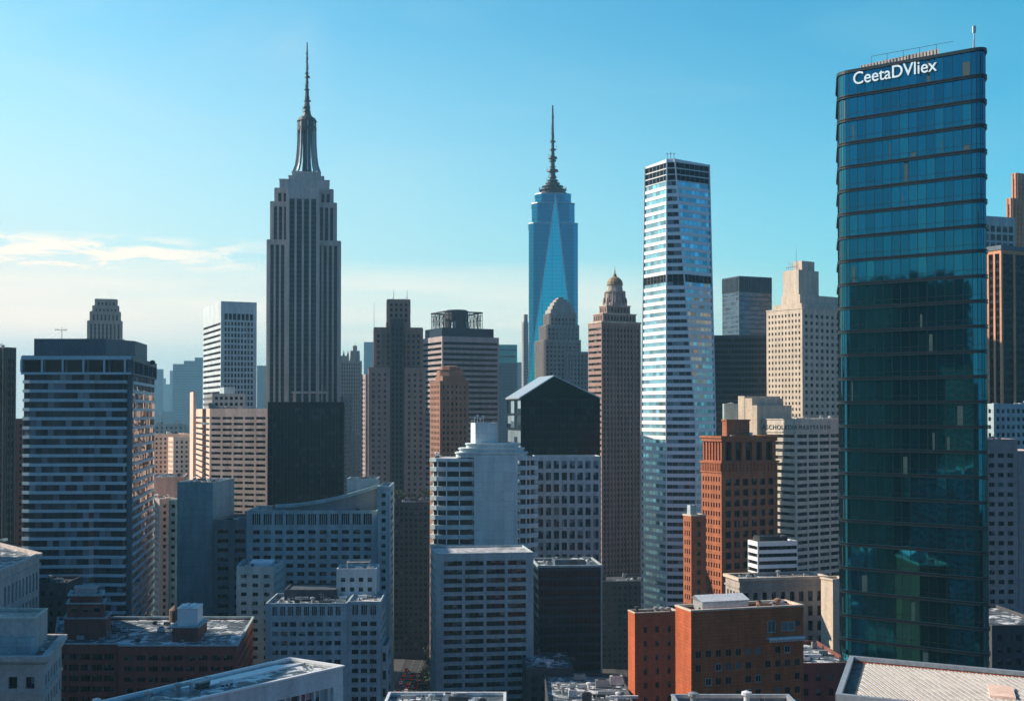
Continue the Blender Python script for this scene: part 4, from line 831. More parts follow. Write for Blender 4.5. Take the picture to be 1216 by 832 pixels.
b.ring(b.wall('cream_panel'), fp, z1 - 7.0, z1 - 6.5, .35)
wg = corner_fp(876.5, 884, 925, D + 24, 38); b.tier(wg, 0, Z(470, D + 24), 'cream_stone', None, roof='roof_gravel'); wg2 = corner_fp(884, 893, 930, D + 20, 38); b.tier(wg2, 0, Z(472.5, D + 20), 'cream_stone', St(bay=9, fh=9, fx=.1, fz=.1), roof='roof_gravel')
wg3 = corner_fp(893, 899, 940, D + 16, 38); b.tier(wg3, 0, Z(481, D + 16), 'cream_stone', None, roof='roof_gravel')
b.clutter(sub_fp(fp, .0, 1, .0, .35), zq, 16, 2.6, mats=('metal_white', 'metal_light', 'metal_grey')); b.done()
b = Bld('apartment_building', 'small white block showing between the brick cornice tower and the stepped cream wing', yb=500, simple=True)
fp = corner_fp(858, 860, 876, 700, 30); b.tier(fp, 0, Z(479, 700), 'pale_concrete', None); b.clutter(fp, Z(479, 700) - 1.1, 5, 2.4); b.done()

# orange brick tower
b = Bld('office_tower', 'orange brick tower with a tall colonnaded top storey and a square roof block', yb=705)
D = 520; TH = 28; fp = corner_fp(832.5, 856.5, 923, D, TH); z1 = Z(548, D); sg = St(nx=7, fh=3.55, fx=.5, fz=.55, mt=5.6, mx=.6, rc=.45, mull=2)
ss = {0: St(nx=6, fh=4.3, fx=.6, fz=.62, mt=6.5, mx=1.2, rc=.6, mull=2), 3: sg}
b.tier(fp, 0, z1, 'terracotta', sts=ss, roof=None)
f1 = offset(fp, -.5); z2 = Z(524, D); cap_ = {0: St(nx=5, fh=z2 - z1, fx=.62, fz=.92, mt=0, mb=0, mx=.9, rc=1.6, mull=2, wname='colonnade_window'), 3: St(nx=6, fh=z2 - z1, fx=.55, fz=.9, mt=0, mb=0, mx=.4, rc=1.3, wname='colonnade_window')}
b.tier(f1, z1, z2, 'terracotta', sts=cap_, roof=None)
zq = b.tier(fp, z2, Z(517.5, D), 'terracotta', None, roof='roofing', cap=(.9, .5, 'terracotta'))
b.ring(b.wall('terracotta'), fp, z1 - .7, z1 + .02, .6); b.ring(b.wall('terracotta'), fp, z1 - 4.6, z1 - 4.1, .35)
m = MB(); c, r, k, l = [Vector(p) for p in fp]
for p, q, n in ((c, r, 16), (l, c, 12)):
    d = (q - p).normalized(); a = math.atan2(d.y, d.x); LL = (q - p).length
    for i in range(n): s0 = LL * (i + .25) / n; m.box(s0, s0 + LL * .5 / n, -.4, .02, z1 - 4.0, z1 - .9, 0, o=p, a=a)
b.part('corbel_frieze', m, 'terracotta')
pb = sub_fp(fp, .0, .0, 0, 0); pbx = corner_fp(857.5, 863, 890, D + 8, TH); b.tier(pbx, zq, Z(498, D), 'terracotta', None, roof='roofing', cap=(.6, .3, 'terracotta')); b.clutter(fp, zq, 6, 2); b.done()
# narrow brick building at its left
b = Bld('apartment_building', 'narrow orange brick building with a lit left edge attached left of the colonnaded brick tower', yb=705)
D = 500; fp = corner_fp(811, 820.5, 838, D, 25); z1 = Z(611, D)
b.tier(fp, 0, z1, 'terracotta', sts={0: St(bay=3.4, fh=3.8, fx=.35, fz=.5), 3: St(nx=3, fh=3.6, fx=.5, fz=.55, mt=2, mx=.6)}, roof='roofing', cap=(.6, .25, 'cream_stone'))
tb = sub_fp(fp, .1, .5, .3, .7); b.tier(tb, z1 - 1.1, Z(600, D), 'pale_concrete', None, roof='roof_light'); b.done()
# small white banded building
b = Bld('office_building', 'small four-storey white and black striped block on the stone building roof', yb=680)
D = 455; fp = corner_fp(887.5, 899, 946.5, D, 14); zb, z1 = Z(681, D), Z(643, D)
b.tier(fp, zb, z1, 'white_metal', St(nx=1, fh=(z1 - zb - .8) / 4, fx=1, fz=.5, fs=.35, mt=.8, mb=0, mx=.15, rc=.6, mull=8, grp='floor', wname='window_band', gl='glass_black'), roof='roofing', par=.5)
m = MB(); m.prism(fp, 0, zb, top=False); b.part('base_wall', m, 'slate_panel'); b.tier(sub_fp(fp, .1, .8, .2, .8), z1 - .5, z1 + 1.8, 'metal_dark', None, roof='roofing', par=.3); b.clutter(fp, z1 - .5, 4, 1.6); b.done()
# stone building
b = Bld('civic_building', 'low classical stone building with tall pilastered windows below the striped white block', yb=790)
D = 440; fp = corner_fp(861, 877.5, 980, D, 12); z1 = Z(686, D)
stc = {0: St(nx=9, fh=5.2, fx=.5, fz=.68, mt=4.4, mx=.8, rc=.8, mull=2), 3: St(nx=4, fh=5.2, fx=.5, fz=.68, mt=4.4, mx=.8, rc=.8, mull=2)}
b.tier(fp, 0, z1, 'limestone', sts=stc, roof='roofing', cap=(1.0, .7, 'cream_stone')); b.ring(b.wall('limestone'), fp, z1 - 3.8, z1 - 3.3, .4)
rw_ = corner_fp(974, 988, 1006, D - 8, 28); b.tier(rw_, 0, Z(687, D - 8), 'cream_stone', None, roof='roof_gravel', cap=(.6, .3, 'cream_stone')); b.clutter(fp, z1 - 1.1, 9, 2.4); b.done()
b = Bld('shop_building', 'low flat-roofed dark building between the red brick block and the green glass tower', yb=832)
D = 350; fp = front_fp(944, 1012, D, 34, 3); z1 = Z(787, D); b.tier(fp, 0, z1, 'dark_brick', St(bay=4, fh=4, fx=.4), roof='roofing'); b.clutter(fp, z1 - 1.1, 7, 3); b.done()

# foreground brick pair
BR = St(bay=3.2, fh=4.0, fx=.34, fz=.36, mt=3.5, mx=2, rc=.3, mull=2, gl='glass_grey')
b = Bld('apartment_building', 'narrow dark brick building with a bright orange sunlit edge left of the wide brick block', yb=832)
D = 420; fp = corner_fp(745.5, 753.5, 806, D, 15); z1 = Z(727, D); b.tier(fp, 0, z1, 'orange_brick', sts={0: St(nx=3, fh=4.6, fx=.3, fz=.42, mt=3.6, mx=1.6, rc=.3, mull=2, gl='glass_grey')}, roof='roofing', cap=(.35, .12, 'cream_stone')); b.clutter(fp, z1 - 1.1, 8, 1.6); b.done()
b = Bld('apartment_building', 'wide dark red brick block with a plain orange sunlit end wall and pale roof shed', yb=832)
D = 300; fp = corner_fp(801.5, 820, 953, D, 17); z1 = Z(724, D); c, r, k, l = [Vector(p) for p in fp]
b.tier(fp, 0, z1, 'orange_brick', None, roof='roof_light', cap=(.4, .15, 'cream_stone'))
a = math.atan2((r - c).y, (r - c).x); LL = (r - c).length
wpos = [(.71, 6.2, 1.9, 2.6, 1), (.86, 6.0, 3.4, 1.9, 0), (.95, 5.0, 1.2, 1.2, 0)]
rr_ = random.Random(3)
for row in range(6):
    for q in range(11):
        u_ = .06 + q * .088
        if rr_.random() < .75: wpos.append((u_, 11.3 + row * 3.3 + (0 if u_ < .7 else 0), 1.3, 1.5, 0))
for u_, dz, ww, wh, fr in wpos:
    m = MB(); x0 = LL * u_ - ww / 2; 
    if x0 + ww > LL - .4: x0 = LL - ww - .5
    za = z1 - dz; m.box(x0 - .14, x0 + ww + .14, -.1, -.002, za - .16, za, 1, o=c, a=a); m.box(x0 - .1, x0 + ww + .1, -.07, -.002, za + wh, za + wh + .12, 1, o=c, a=a)
    m.box(x0 - .1, x0, -.07, -.002, za, za + wh, 1, o=c, a=a); m.box(x0 + ww, x0 + ww + .1, -.07, -.002, za, za + wh, 1, o=c, a=a); m.box(x0 + ww / 2 - .04, x0 + ww / 2 + .04, -.06, -.03, za, za + wh, 1, o=c, a=a)
    P = lambda x_, z_: (c.x + math.cos(a) * x_ + math.sin(a) * .03, c.y + math.sin(a) * x_ - math.cos(a) * .03, z_)
    m.poly([P(x0, za), P(x0 + ww, za), P(x0 + ww, za + wh), P(x0, za + wh)], 0, rr_.uniform(.01, 1)); b.part('window', m, ['glass_grey', 'pale_concrete' if fr or rr_.random() < .25 else 'rust_brick'])
m = MB(); x0, x1 = LL * .665, LL * .985
m.box(x0, x1, -1.6, -.01, z1 - 7.9, z1 - 7.5, 0, o=c, a=a)
for q in range(22): xx = x0 + (x1 - x0) * q / 22; m.box(xx + .05, xx + .2, -1.55, -1.35, z1 - 8.5, z1 - 7.9, 0, o=c, a=a)
b.part('balcony', m, 'metal_white')
m = MB(); m.box(LL * .15, LL * .56, 3.2, 8.6, z1 - 1.1, z1 + 1.3, 0, o=c, a=a)
sh = lambda x_, y_, z_: (c.x + math.cos(a) * x_ - math.sin(a) * y_, c.y + math.sin(a) * x_ + math.cos(a) * y_, z_)
A = [sh(LL * .14, 3.0, z1 + 1.3), sh(LL * .57, 3.0, z1 + 1.3), sh(LL * .55, 6, z1 + 2.6), sh(LL * .12, 6, z1 + 2.6), sh(LL * .57, 8.8, z1 + 1.5), sh(LL * .14, 8.8, z1 + 1.5)]
m.poly([A[0], A[1], A[2], A[3]], 1); m.poly([A[3], A[2], A[4], A[5]], 1); m.poly([A[0], A[3], A[5]], 0); m.poly([A[1], A[4], A[2]], 0); b.part('roof_shed', m, ['metal_light', 'metal_white'])
b.clutter(sub_fp(fp, .58, .98, .1, .9), z1 - 1.1, 9, 1.8, mats=('metal_grey', 'rust_brick', 'metal_light')); b.clutter(sub_fp(fp, .0, .16, .1, .9), z1 - 1.1, 3, 1.2); b.done()
b = Bld('shop_building', 'near gravel roof with grey parapet at the bottom edge below the wide brick block', yb=832)
D = 205; fp = front_fp(812, 962, D, 17, 0); z1 = Z(823.5, D + 17); b.tier(fp, 0, z1, 'grey_concrete', None, roof='roof_gravel', cap=(.25, .1, 'metal_light')); b.clutter(fp, z1 - 1.1, 8, 1.3); b.done()
# ================================================================== green glass tower with the sign
b = Bld('skyscraper', 'dark teal glass tower with rounded ends, stacked bands and a white sign near the top', yb=790)
DR, DL = 330, 356; PR, PL = Vector((X(1176, DR), DR)), Vector((X(996.5, DL), DL)); d = (PR - PL).normalized()
back = Vector((.24, 1)).normalized()
pts = [PL, PR, PR + back * 30, PL + back * 26]
fp = rounded([tuple(p) for p in pts], [3.2, 4.5, 3, 3], 6); cen = sum((Vector(p) for p in fp), Vector((0, 0))) / len(fp)
zt = Z(89.5, DL); rows = 24; zlow = Z(775, DL); fh = (zt - zlow) / 24.6
ztop = zt - fh * 1.05; n = int(ztop / fh); z0 = ztop - n * fh
b.loft(lambda t: fp, z0, ztop, fh, 'teal_panel', 'glass_tower', sp=.14, rc=.25, pane=2.45, bar=.14, frame='teal_panel', wname='glass_band', lines=.22)
# low rail line inside each band
m = MB()
for f in range(n):
    za = z0 + f * fh; zr_ = za + fh * .33; op = offset(fp, -.18)
    for i in range(len(op)):
        p, q = op[i], op[(i + 1) % len(op)]
        if i < 14: m.poly([(*p, zr_), (*q, zr_), (*q, zr_ + .12), (*p, zr_ + .12)])
b.part('guard_rail', m, 'teal_panel')
m = MB(); m.prism(fp, 0, z0, top=False); b.part('base_wall', m, 'teal_panel')
# top storey: taller glass carrying the sign
def top_(t): return fp
b.loft(top_, ztop, zt, fh * 1.05, 'teal_panel', 'glass_tower', sp=.12, rc=.15, pane=2.45, bar=.12, frame='teal_panel', wname='glass_band', lines=.3)
m = MB(); op = offset(fp, .3); m.prism(op, zt, zt + .9); b.part('roof_edge', m, 'teal_panel')
f2 = [PL + d * 7 + back * 5, PL + d * 29 + back * 2.0, PL + d * 29 + back * 14, PL + d * 7 + back * 14]; m = MB(); m.prism([tuple(p) for p in f2], zt + .9, zt + 2.9); 
b.part('plant_screen', m, 'limestone')
m = MB()
for i in range(24):
    u_ = f2[0].lerp(f2[1], i / 24); m.box(0, .25, -.2, 0, zt + .9, zt + 2.9, 0, o=u_, a=math.atan2(d.y, d.x))
b.part('screen_fin', m, 'grey_limestone')
m = MB(); hp = [PL + d * (10 + i * 4.6) + back * 2.2 for i in range(6)]
for p, q in zip(hp, hp[1:]): m.tube((*p, zt + 4.2), (*q, zt + 4.2), .06); m.tube((*p, zt + .9), (*p, zt + 4.2), .06)
b.part('railing', m, 'metal_dark')
m = MB(); p = PL + d * 39 + back * 6; m.tube((*p, zt + .9), (*p, zt + 8.5), .2, .12); m.tube((p.x - .5, p.y, zt + .9), (p.x, p.y, zt + 7), .07); m.box(-.4, .4, -.3, .3, zt + 6.5, zt + 8.3, 0, o=p); b.part('antenna', m, 'metal_white')
b.org = (cen.x, cen.y, 0); b.root.location = b.org; b.done()
# sign
sx = PL + d * 4.7; SIGN = letters('CeetaDVliex', sx, PR, Z(104.5, DL), 4.9, 'sign_white', off=.5, ext=.15, bold=.02, name='sign_lettering', spacing=1.0)
bpy.context.view_layer.update(); wdt = SIGN.dimensions.x; want = 23.6; SIGN.scale.x = want / wdt
SIGN.parent = b.root; SIGN.location = (SIGN.location.x - b.org[0], SIGN.location.y - b.org[1], SIGN.location.z)

# ================================================================== far right
b = Bld('skyscraper', 'coral stone tower with vertical ribs at the right picture edge', yb=290)
D = 1000; fp = corner_fp(1203, 1209, 1235, D, 30); b.tier(fp, 0, Z(205, D), 'coral_stone', St(bay=4, one=True, fx=.35, hb=4, mt=5, rc=.7, grp='col', wname='window_strip', fin=(1.2, .6), gl='glass_grey', frame='coral_stone'))
f2 = corner_fp(1196.5, 1203, 1230, D - 5, 30); b.tier(f2, 0, Z(236, D), 'coral_stone', St(bay=4, one=True, fx=.35, hb=4, mt=5, rc=.7, grp='col', wname='window_strip', fin=(1.2, .6), gl='glass_grey', frame='coral_stone')); b.done()
b = Bld('office_building', 'pale grey block with square windows between the green glass tower and the coral tower', yb=292)
D = 900; fp = front_fp(1168, 1207, D, 25, 20); b.tier(fp, 0, Z(256, D), 'pale_concrete', St(bay=5, fh=6, fx=.75, fz=.75, mt=6, rc=.5, gl='glass_grey')); b.done()
b = Bld('office_tower', 'dark glass tower with copper-coloured piers at the right picture edge', yb=475)
D = 620; fp = corner_fp(1173, 1190, 1250, D, 30); z1 = Z(291, D)
b.tier(fp, 0, z1, 'coral_stone', sts={0: St(nx=4, one=True, fx=.84, mt=4, mx=.5, rc=.5, hb=3.9, grp='col', wname='window_strip', gl='glass_black', frame='black_panel', mull=3), 3: St(nx=2, one=True, fx=.7, mt=4, mx=.5, rc=.5, hb=3.9, grp='col', wname='window_strip', gl='glass_black', frame='black_panel', mull=2)}, roof='roof_dark', cap=(2.2, .4, 'slate_panel')); b.done()
b = Bld('apartment_building', 'low white block with small windows just below the copper-piered tower', yb=520)
D = 540; fp = corner_fp(1165, 1180, 1250, D, 25); z1 = Z(479, D); b.tier(fp, 0, z1, 'pale_concrete', St(bay=3, fh=3.4, fx=.55, fz=.5, mt=1.5)); b.clutter(fp, z1 - 1.1, 8, 3, mats=('metal_white', 'metal_light')); b.done()
b = Bld('apartment_building', 'grey apartment block with paired windows and a cluttered sunlit roof at the right edge', yb=740)
D = 430; fp = front_fp(1168, 1208, D, 26, 4); z1 = Z(521, D); b.tier(fp, 0, z1, 'pink_stone', St(bay=3.1, fh=3.3, fx=.6, fz=.45, mt=4, mx=1, mull=2), roof='roof_light'); b.clutter(fp, z1 - 1.1, 14, 2.6, mats=('metal_white', 'metal_light'))
f2 = front_fp(1208.5, 1245, D + 4, 32, 4); b.tier(f2, 0, Z(536, D - 5), 'pink_stone', St(bay=9, fh=3.3, fx=.1, fz=.3, mt=6)); b.done()
b = Bld('shop_building', 'low dark annex behind the near striped roof at the right edge', yb=800)
D = 380; fp = front_fp(1176, 1250, D, 40, 3); b.tier(fp, 0, Z(742, D), 'dark_concrete', St(bay=3, fh=3.6, fx=.5)); b.done()

# near striped roof
b = Bld('brick_building', 'near brick building with a pale parapet and diagonally ribbed sunlit roof, bottom right', yb=900)
D = 172; zc = Z(812, D) - 1.0
def gp(px, py, z): # point on a horizontal plane z under the camera ray
    lo, hi = 20.0, 2000.0
    for _ in range(50):
        mid_ = (lo + hi) / 2
        if Z(py, mid_) > z: lo = mid_
        else: hi = mid_
    return Vector((X(px, lo), lo))
zc = 113.0
A_, B_, C_ = gp(1009, 778, zc), gp(1240, 799, zc), gp(993, 823, zc)
e = (B_ - A_).normalized(); fdir = Vector((e.y, -e.x)); w1 = (C_ - A_).length
s1 = (C_ - A_); P0, P1, P2, P3 = C_, C_ + e * 44, A_ + e * 46, A_
fp = [tuple(P0), tuple(P1), tuple(P2), tuple(P3)]
zq = b.tier(fp, 0, zc, 'orange_brick', St(bay=3.4, fh=3.6, fx=.4, fz=.5, mt=3), roof='roof_dark', par=.9, cap=(1.0, .25, 'metal_light'))
c, r, k, l = P0, P1, P2, P3
m = MB(); i0 = sub_fp(fp, .055, .97, .1, .92); m.prism(i0, zq - .01, zq + .25); b.part('roof_deck', m, 'roof_gravel')
m = MB(); c2, r2, l2 = Vector(i0[0]), Vector(i0[1]), Vector(i0[3]); A2, B2 = r2 - c2, l2 - c2; la = A2.length
nr = 100
for i in range(nr):
    u0 = i / nr * 1.2 - .2
    p0u, p1u = u0 + .2, u0
    t0, t1 = 0.0, 1.0
    if p1u < 0: t1 = (p0u) / (p0u - p1u)
    if p0u > 1: t0 = (p0u - 1) / (p0u - p1u)
    if t1 - t0 < .05: continue
    ua, ub = p0u + (p1u - p0u) * t0, p0u + (p1u - p0u) * t1
    s_ = c2 + A2 * ua + B2 * t0; t_ = c2 + A2 * ub + B2 * t1
    dd = (t_ - s_).normalized(); a_ = math.atan2(dd.y, dd.x); m.box(0, (t_ - s_).length, -.1, .1, zq + .25, zq + .25 + (.22 if i % 2 else .13), i % 2, o=s_, a=a_)
b.part('roof_rib', m, ['metal_white', 'limestone'])
m = MB(); i1 = sub_fp(i0, .42, .50, .3, .62); m.prism(i1, zq + .2, zq + .75); b.part('roof_hatch', m, 'salmon_stone'); b.done()

# ================================================================== left foreground and middle
b = Bld('office_building', 'plain grey-blue concrete slab with a blank end wall and cluttered plant on top', yb=745)
D = 555; fp = front_fp(211, 253.5, D, 34, -3); z1 = Z(572, D); b.tier(fp, 0, z1, 'pale_concrete', None); b.clutter(fp, z1 - 1.1, 18, 2.4)
f2 = front_fp(201, 211, D + 5, 20, -3); b.tier(f2, 0, Z(594, D), 'pale_concrete', St(nx=1, fh=3.6, fx=.6, fz=.4, mx=.4, mt=1)); b.done()
b = Bld('office_building', 'dim concrete wing with deep ribbon windows between the blank slab and the finned white block', yb=745)
D = 548; fp = front_fp(254, 297, D, 34, -2); z1 = Z(617, D); b.tier(fp, 0, z1, 'grey_concrete', St(nx=2, fh=4.0, fx=.62, fz=.42, mx=.4, mt=3, mull=4), roof='roof_dark'); b.clutter(fp, z1 - 1.1, 8, 2.4); b.done()
# finned white block with curved roof beam
b = Bld('office_building', 'broad white concrete block with a tall finned top storey and a swooping roof beam', yb=700)
D = 520; fp = front_fp(293.5, 448, D, 30, 2); z1 = Z(606, D); zf = Z(624.5, D)
b.tier(fp, zf, z1, 'pale_concrete', St(nx=11, fh=z1 - zf - 1.5, fx=.72, fz=.92, mt=1.2, mb=.2, mx=1.6, rc=1.0, mull=4, bar=.35, frame='pale_concrete', gl='glass_black', wname='finned_window'), roof='roofing')
b.tier(fp, 0, zf, 'pale_concrete', St(nx=11, fh=3.42, fx=.64, fz=.48, mt=.8, mx=1.6, rc=.6, mull=2, mb=1), roof=None)
rt = corner_fp(447, 448.2, 463, D - 2, 6); rt = front_fp(448.5, 463, D - 1.5, 31, 2); z2 = Z(577, D); b.tier(rt, 0, z2, 'pale_concrete', St(nx=1, fh=3.42, fx=.5, fz=.5, mt=2, mx=.8, rc=.6), roof='roofing')
bk = front_fp(412, 448, D + 14, 16, 2); b.tier(bk, z1 - 1.1, Z(568, D + 14), 'pale_concrete', None, roof='roofing'); b.clutter(bk, Z(568, D + 14) - 1.1, 9, 2)
m = MB(); n = 14; pr = []
for i in range(n + 1):
    t = i / n; px = 327 + (450 - 327) * t; yy = 599 - 24 * t ** 1.8; pr.append((X(px, D + 6 + 3 * t), D + 6 + 3 * t, Z(yy, D + 6)))
for p, q in zip(pr, pr[1:]):
    A = [(p[0], p[1], p[2] - 1.4), (q[0], q[1], q[2] - 1.4), (q[0], q[1], q[2]), (p[0], p[1], p[2])]; B_ = [(x_, y_ + 3, z_) for x_, y_, z_ in A]
    m.poly(A); m.poly(B_[::-1]); m.poly([A[3], A[2], B_[2], B_[3]]); m.poly([A[0], B_[0], B_[1], A[1]])
b.part('curved_roof_beam', m, 'pale_concrete')
m = MB(); m.poly([(p[0], p[1] + 1.5, z1 - 1.1) for p in (pr[0], pr[-1])] + [(p[0], p[1] + 1.5, p[2] - 1.4) for p in reversed(pr)]); b.part('clerestory', m, 'grey_concrete')
b.clutter(fp, z1 - 1.1, 14, 2.2); b.done()
# small tower with bright roof
b = Bld('apartment_building', 'small white block with three window columns and a bright sheet on its roof', yb=790)
D = 468; f_ = [(X(281.5, D), D), (X(325, D), D), (X(335, D + 20), D + 20), (X(287, D + 20), D + 20)]; f_ = [(X(281.5, D), D), (X(326, D - 1), D - 1), (X(338, D + 22), D + 22), (X(290, D + 24), D + 24)]
z1 = Z(672, D); b.tier(f_, 0, z1, 'pale_concrete', St(bay=4.4, fh=3.3, fx=.5, fz=.42, mt=2, mx=.6, rc=.5, mull=2), roof='roofing')
m = MB(); m.prism(sub_fp(f_, .3, .9, .3, .8), z1 - 1.1, z1 + .5); b.part('roof_deck', m, 'white_metal'); b.clutter(f_, z1 - 1.1, 8, 1.6); b.done()
# front white apartment block
b = Bld('apartment_building', 'front white apartment block with barred top-storey windows and messy blue-grey roof', yb=832)
D = 430; fp = front_fp(316, 413, D, 24, 1.5); z1 = Z(716, D); z2 = Z(732, D)
TW = St(nx=9, fh=z1 - z2 - 1, fx=.62, fz=.85, mt=.9, mb=0, mx=1.8, rc=.5, mull=3, bar=.18, frame='pale_concrete')
b.tier(fp, z2, z1, 'pale_concrete', TW, roof='roofing'); b.tier(fp, 0, z2, 'pale_concrete', St(nx=8, fh=3.18, fx=.7, fz=.5, mt=1, mx=1.8, rc=.5, mull=2, mb=1, gl='glass_office'), roof=None)
f2 = front_fp(413.3, 452.5, D + 1.2, 24, 1.5); z1b = Z(714.5, D)
b.tier(f2, z2, z1b, 'pale_concrete', St(nx=3, fh=z1b - z2 - 1, fx=.62, fz=.85, mt=.9, mb=0, mx=1, rc=.5, mull=3, bar=.18, frame='pale_concrete'), roof='roof_light'); b.tier(f2, 0, z2, 'pale_concrete', St(nx=3, fh=3.18, fx=.72, fz=.5, mt=1, mx=1, rc=.5, mull=3, mb=1), roof=None)
up = front_fp(400, 447.5, D + 20, 14, 1.5); zu = Z(675, D + 20); b.tier(up, 0, zu, 'white_concrete', St(nx=4, fh=3.4, fx=.5, fz=.45, mt=2.2, mx=.8, rc=.45), roof='roof_gravel')
m = MB(); pp = sub_fp(up, .25, .8, .2, .7)
for q in pp: m.tube((*q, zu - 1.1), (*q, zu + 2), .15)
for i in range(4): m.tube((*pp[i], zu + 2), (*pp[(i + 1) % 4], zu + 2), .25)
b.part('roof_pergola', m, 'cream_panel')
b.tier(sub_fp(fp, .15, .8, .6, 1.3), z1 - 1.1, z1 + 2.6, 'dark_concrete', None, roof='roof_dark', par=.5)
an = front_fp(452.7, 461, D + 3, 18, 1.5); b.tier(an, 0, Z(768, D), 'pale_concrete', St(nx=1, fh=6, fx=.6, fz=.5, mx=.3, mt=1))
b.clutter(fp, z1 - 1.1, 30, 2.2); b.clutter(f2, z1b - 1.1, 9, 1.5, mats=('metal_white', 'metal_light')); b.clutter(up, zu - 1.1, 7, 1.3); b.done()
# modern white wedge building
b = Bld('modern_building', 'modern white wedge-shaped building with tall glazed front at the bottom edge', yb=900)
zc = 90.0; A_, B_, C_ = gp(110, 834, zc), gp(345, 780, zc), gp(408, 789.5, zc)
E_ = gp(225, 820, zc)
fp = [tuple(E_), tuple(C_), tuple(B_), tuple(A_ + (A_ - B_) * .4), tuple(E_ + (A_ - B_) * .5)]
A3 = A_ + (A_ - B_) * .4
fp = [tuple(gp(180, 836, zc)), tuple(C_), tuple(B_), tuple(A3)]
fp = [tuple(gp(170, 843, zc)), tuple(C_), tuple(B_), tuple(A3)]
b.tier(fp, zc - 4.6, zc, 'white_concrete', None, roof='roofing', par=1.0, cap=(.4, .35, 'white_metal'))
b.tier(offset(fp, -.8), 0, zc - 4.6, 'white_concrete', St(bay=4.6, fh=5.2, fx=.88, fz=.95, mt=.1, mx=3, rc=.8, mull=2, bar=.25, frame='metal_white', gl='glass_office'), roof=None)
m = MB(); c, r, k, l = [Vector(p) for p in fp]; ee = (r - c).normalized(); m.box((r - c).length - 3.2, (r - c).length, -.1, 1, 0, zc - 4.6, 0, o=c, a=math.atan2(ee.y, ee.x)); b.part('corner_pier', m, 'white_concrete')
m = MB(); sk = [k.lerp(l, .12) + (c - l) * .12, k.lerp(l, .5) + (c - l) * .12, k.lerp(l, .5) + (c - l) * .38, k.lerp(l, .12) + (c - l) * .38]; m.prism([tuple(p) for p in sk], zc - 1.01, zc - .6); b.part('skylight', m, 'white_metal')
b.clutter([tuple(c.lerp(l, .3)), tuple(r.lerp(k, .3)), tuple(k), tuple(l)], zc - 1, 12, 2.0); b.done()
# brick left building
b = Bld('brick_building', 'long low dark red brick building with a dark flat roof carrying two rooftop huts', yb=832)
D = 400; z1 = Z(763, D); zc = z1
fpx = [(X(66, D), D), (X(140, D), D), (X(143, D - 3), D - 3), (X(283, D - 3), D - 3), (X(302, D + 52), D + 52), (X(70, D + 52), D + 52)]
bs = St(bay=4.1, fh=3.4, fx=.7, fz=.45, mt=2.4, mx=1, rc=.6, mull=3, gl='glass')
b.tier(fpx, 0, z1, 'red_brick', sts={0: St(bay=3.6, fh=3.4, fx=.82, fz=.55, mt=2.6, mx=.6, rc=.9, mull=3), 2: bs, 3: bs}, roof='roofing', cap=(.45, .2, 'pale_concrete'))
q = [(X(78, D + 12), D + 12), (X(127, D + 12), D + 12), (X(133, D + 24), D + 24), (X(82, D + 24), D + 24)]; z = z1 - 1.1
z = b.tier(q, z, Z(733, D + 12), 'red_brick', None, par=.3, cap=(.4, .3, 'pale_concrete'))
q2 = sub_fp(q, .05, .95, .1, .95); z = b.tier(q2, z, Z(716, D + 12), 'red_brick', St(nx=3, fh=3, fx=.55, fz=.5, mt=.8, mb=.6, mx=.5), par=.3, cap=(.4, .3, 'pale_concrete'))
q3 = sub_fp(q2, .08, .9, .1, .95); z = b.tier(q3, z, Z(706, D + 12), 'red_brick', None, par=.3, cap=(.6, .8, 'pale_concrete'))
m = MB(); m.prism(sub_fp(q3, .15, .85, .15, .85), z, z + 1.8); m.prism(sub_fp(q3, .1, .9, .1, .9), z + 1.8, z + 2.2); b.part('roof_cap', m, 'metal_light')
h = [(X(206, D + 8), D + 8), (X(236, D + 8), D + 8), (X(247, D + 22), D + 22), (X(215, D + 22), D + 22)]; z = z1 - 1.1
z = b.tier(h, z, Z(743, D + 8), 'red_brick', None, par=.2, cap=(.5, .6, 'pale_concrete')); h2 = sub_fp(h, .15, .95, .15, .9)
m = MB(); zt_ = Z(724, D + 8); m.prism(h2, z, zt_); b.part('metal_hut', m, 'white_metal')
m = MB(); m.prism(offset(h2, .2), zt_, zt_ + .25); 
for q_ in (.2, .55): m.prism(sub_fp(h2, q_, q_ + .2, .1, .9), zt_ + .25, zt_ + .6)
b.part('hut_roof', m, 'metal_white')
b.clutter([fpx[0], fpx[3], fpx[4], fpx[5]], z1 - 1.1, 36, 2.4, tank=True)
for i in range(7):
    m = MB(); x0 = X(150 + i * 16, D + 20); m.tube((x0, D + 14 + i % 3 * 6, z1 - .8), (x0 + 4, D + 30 + i % 3 * 6, z1 - .8), .12); b.part('pipe', m, 'metal_white')
b.done()
# stone corner building
b = Bld('stone_building', 'near grey stone corner building with heavy cornice and a plain rooftop block', yb=900)
D = 300; fp = [(X(-60, D), D), (X(54, D), D), (X(75, D + 28), D + 28), (X(-60, D + 30), D + 30)]; z1 = Z(778, D)
b.tier(fp, 0, z1, 'grey_limestone', St(bay=4.2, fh=5.6, fx=.52, fz=.5, mt=3.6, mx=1.2, rc=.6, mull=2, mb=.5), roof='roofing', cap=(1.2, 1.3, 'grey_limestone')); b.ring(b.wall('grey_limestone'), fp, z1 - 2.6, z1 - 2.1, .5); b.ring(b.wall('grey_limestone'), fp, z1 - 9, z1 - 8.5, .35)
q = [(X(-60, D + 7), D + 7), (X(43, D + 7), D + 7), (X(58, D + 22), D + 22), (X(-60, D + 22), D + 22)]; b.tier(q, z1 - 1.1, Z(733, D + 7), 'grey_limestone', None, roof='roof_gravel', par=.8, cap=(.35, .15, 'cream_panel'))
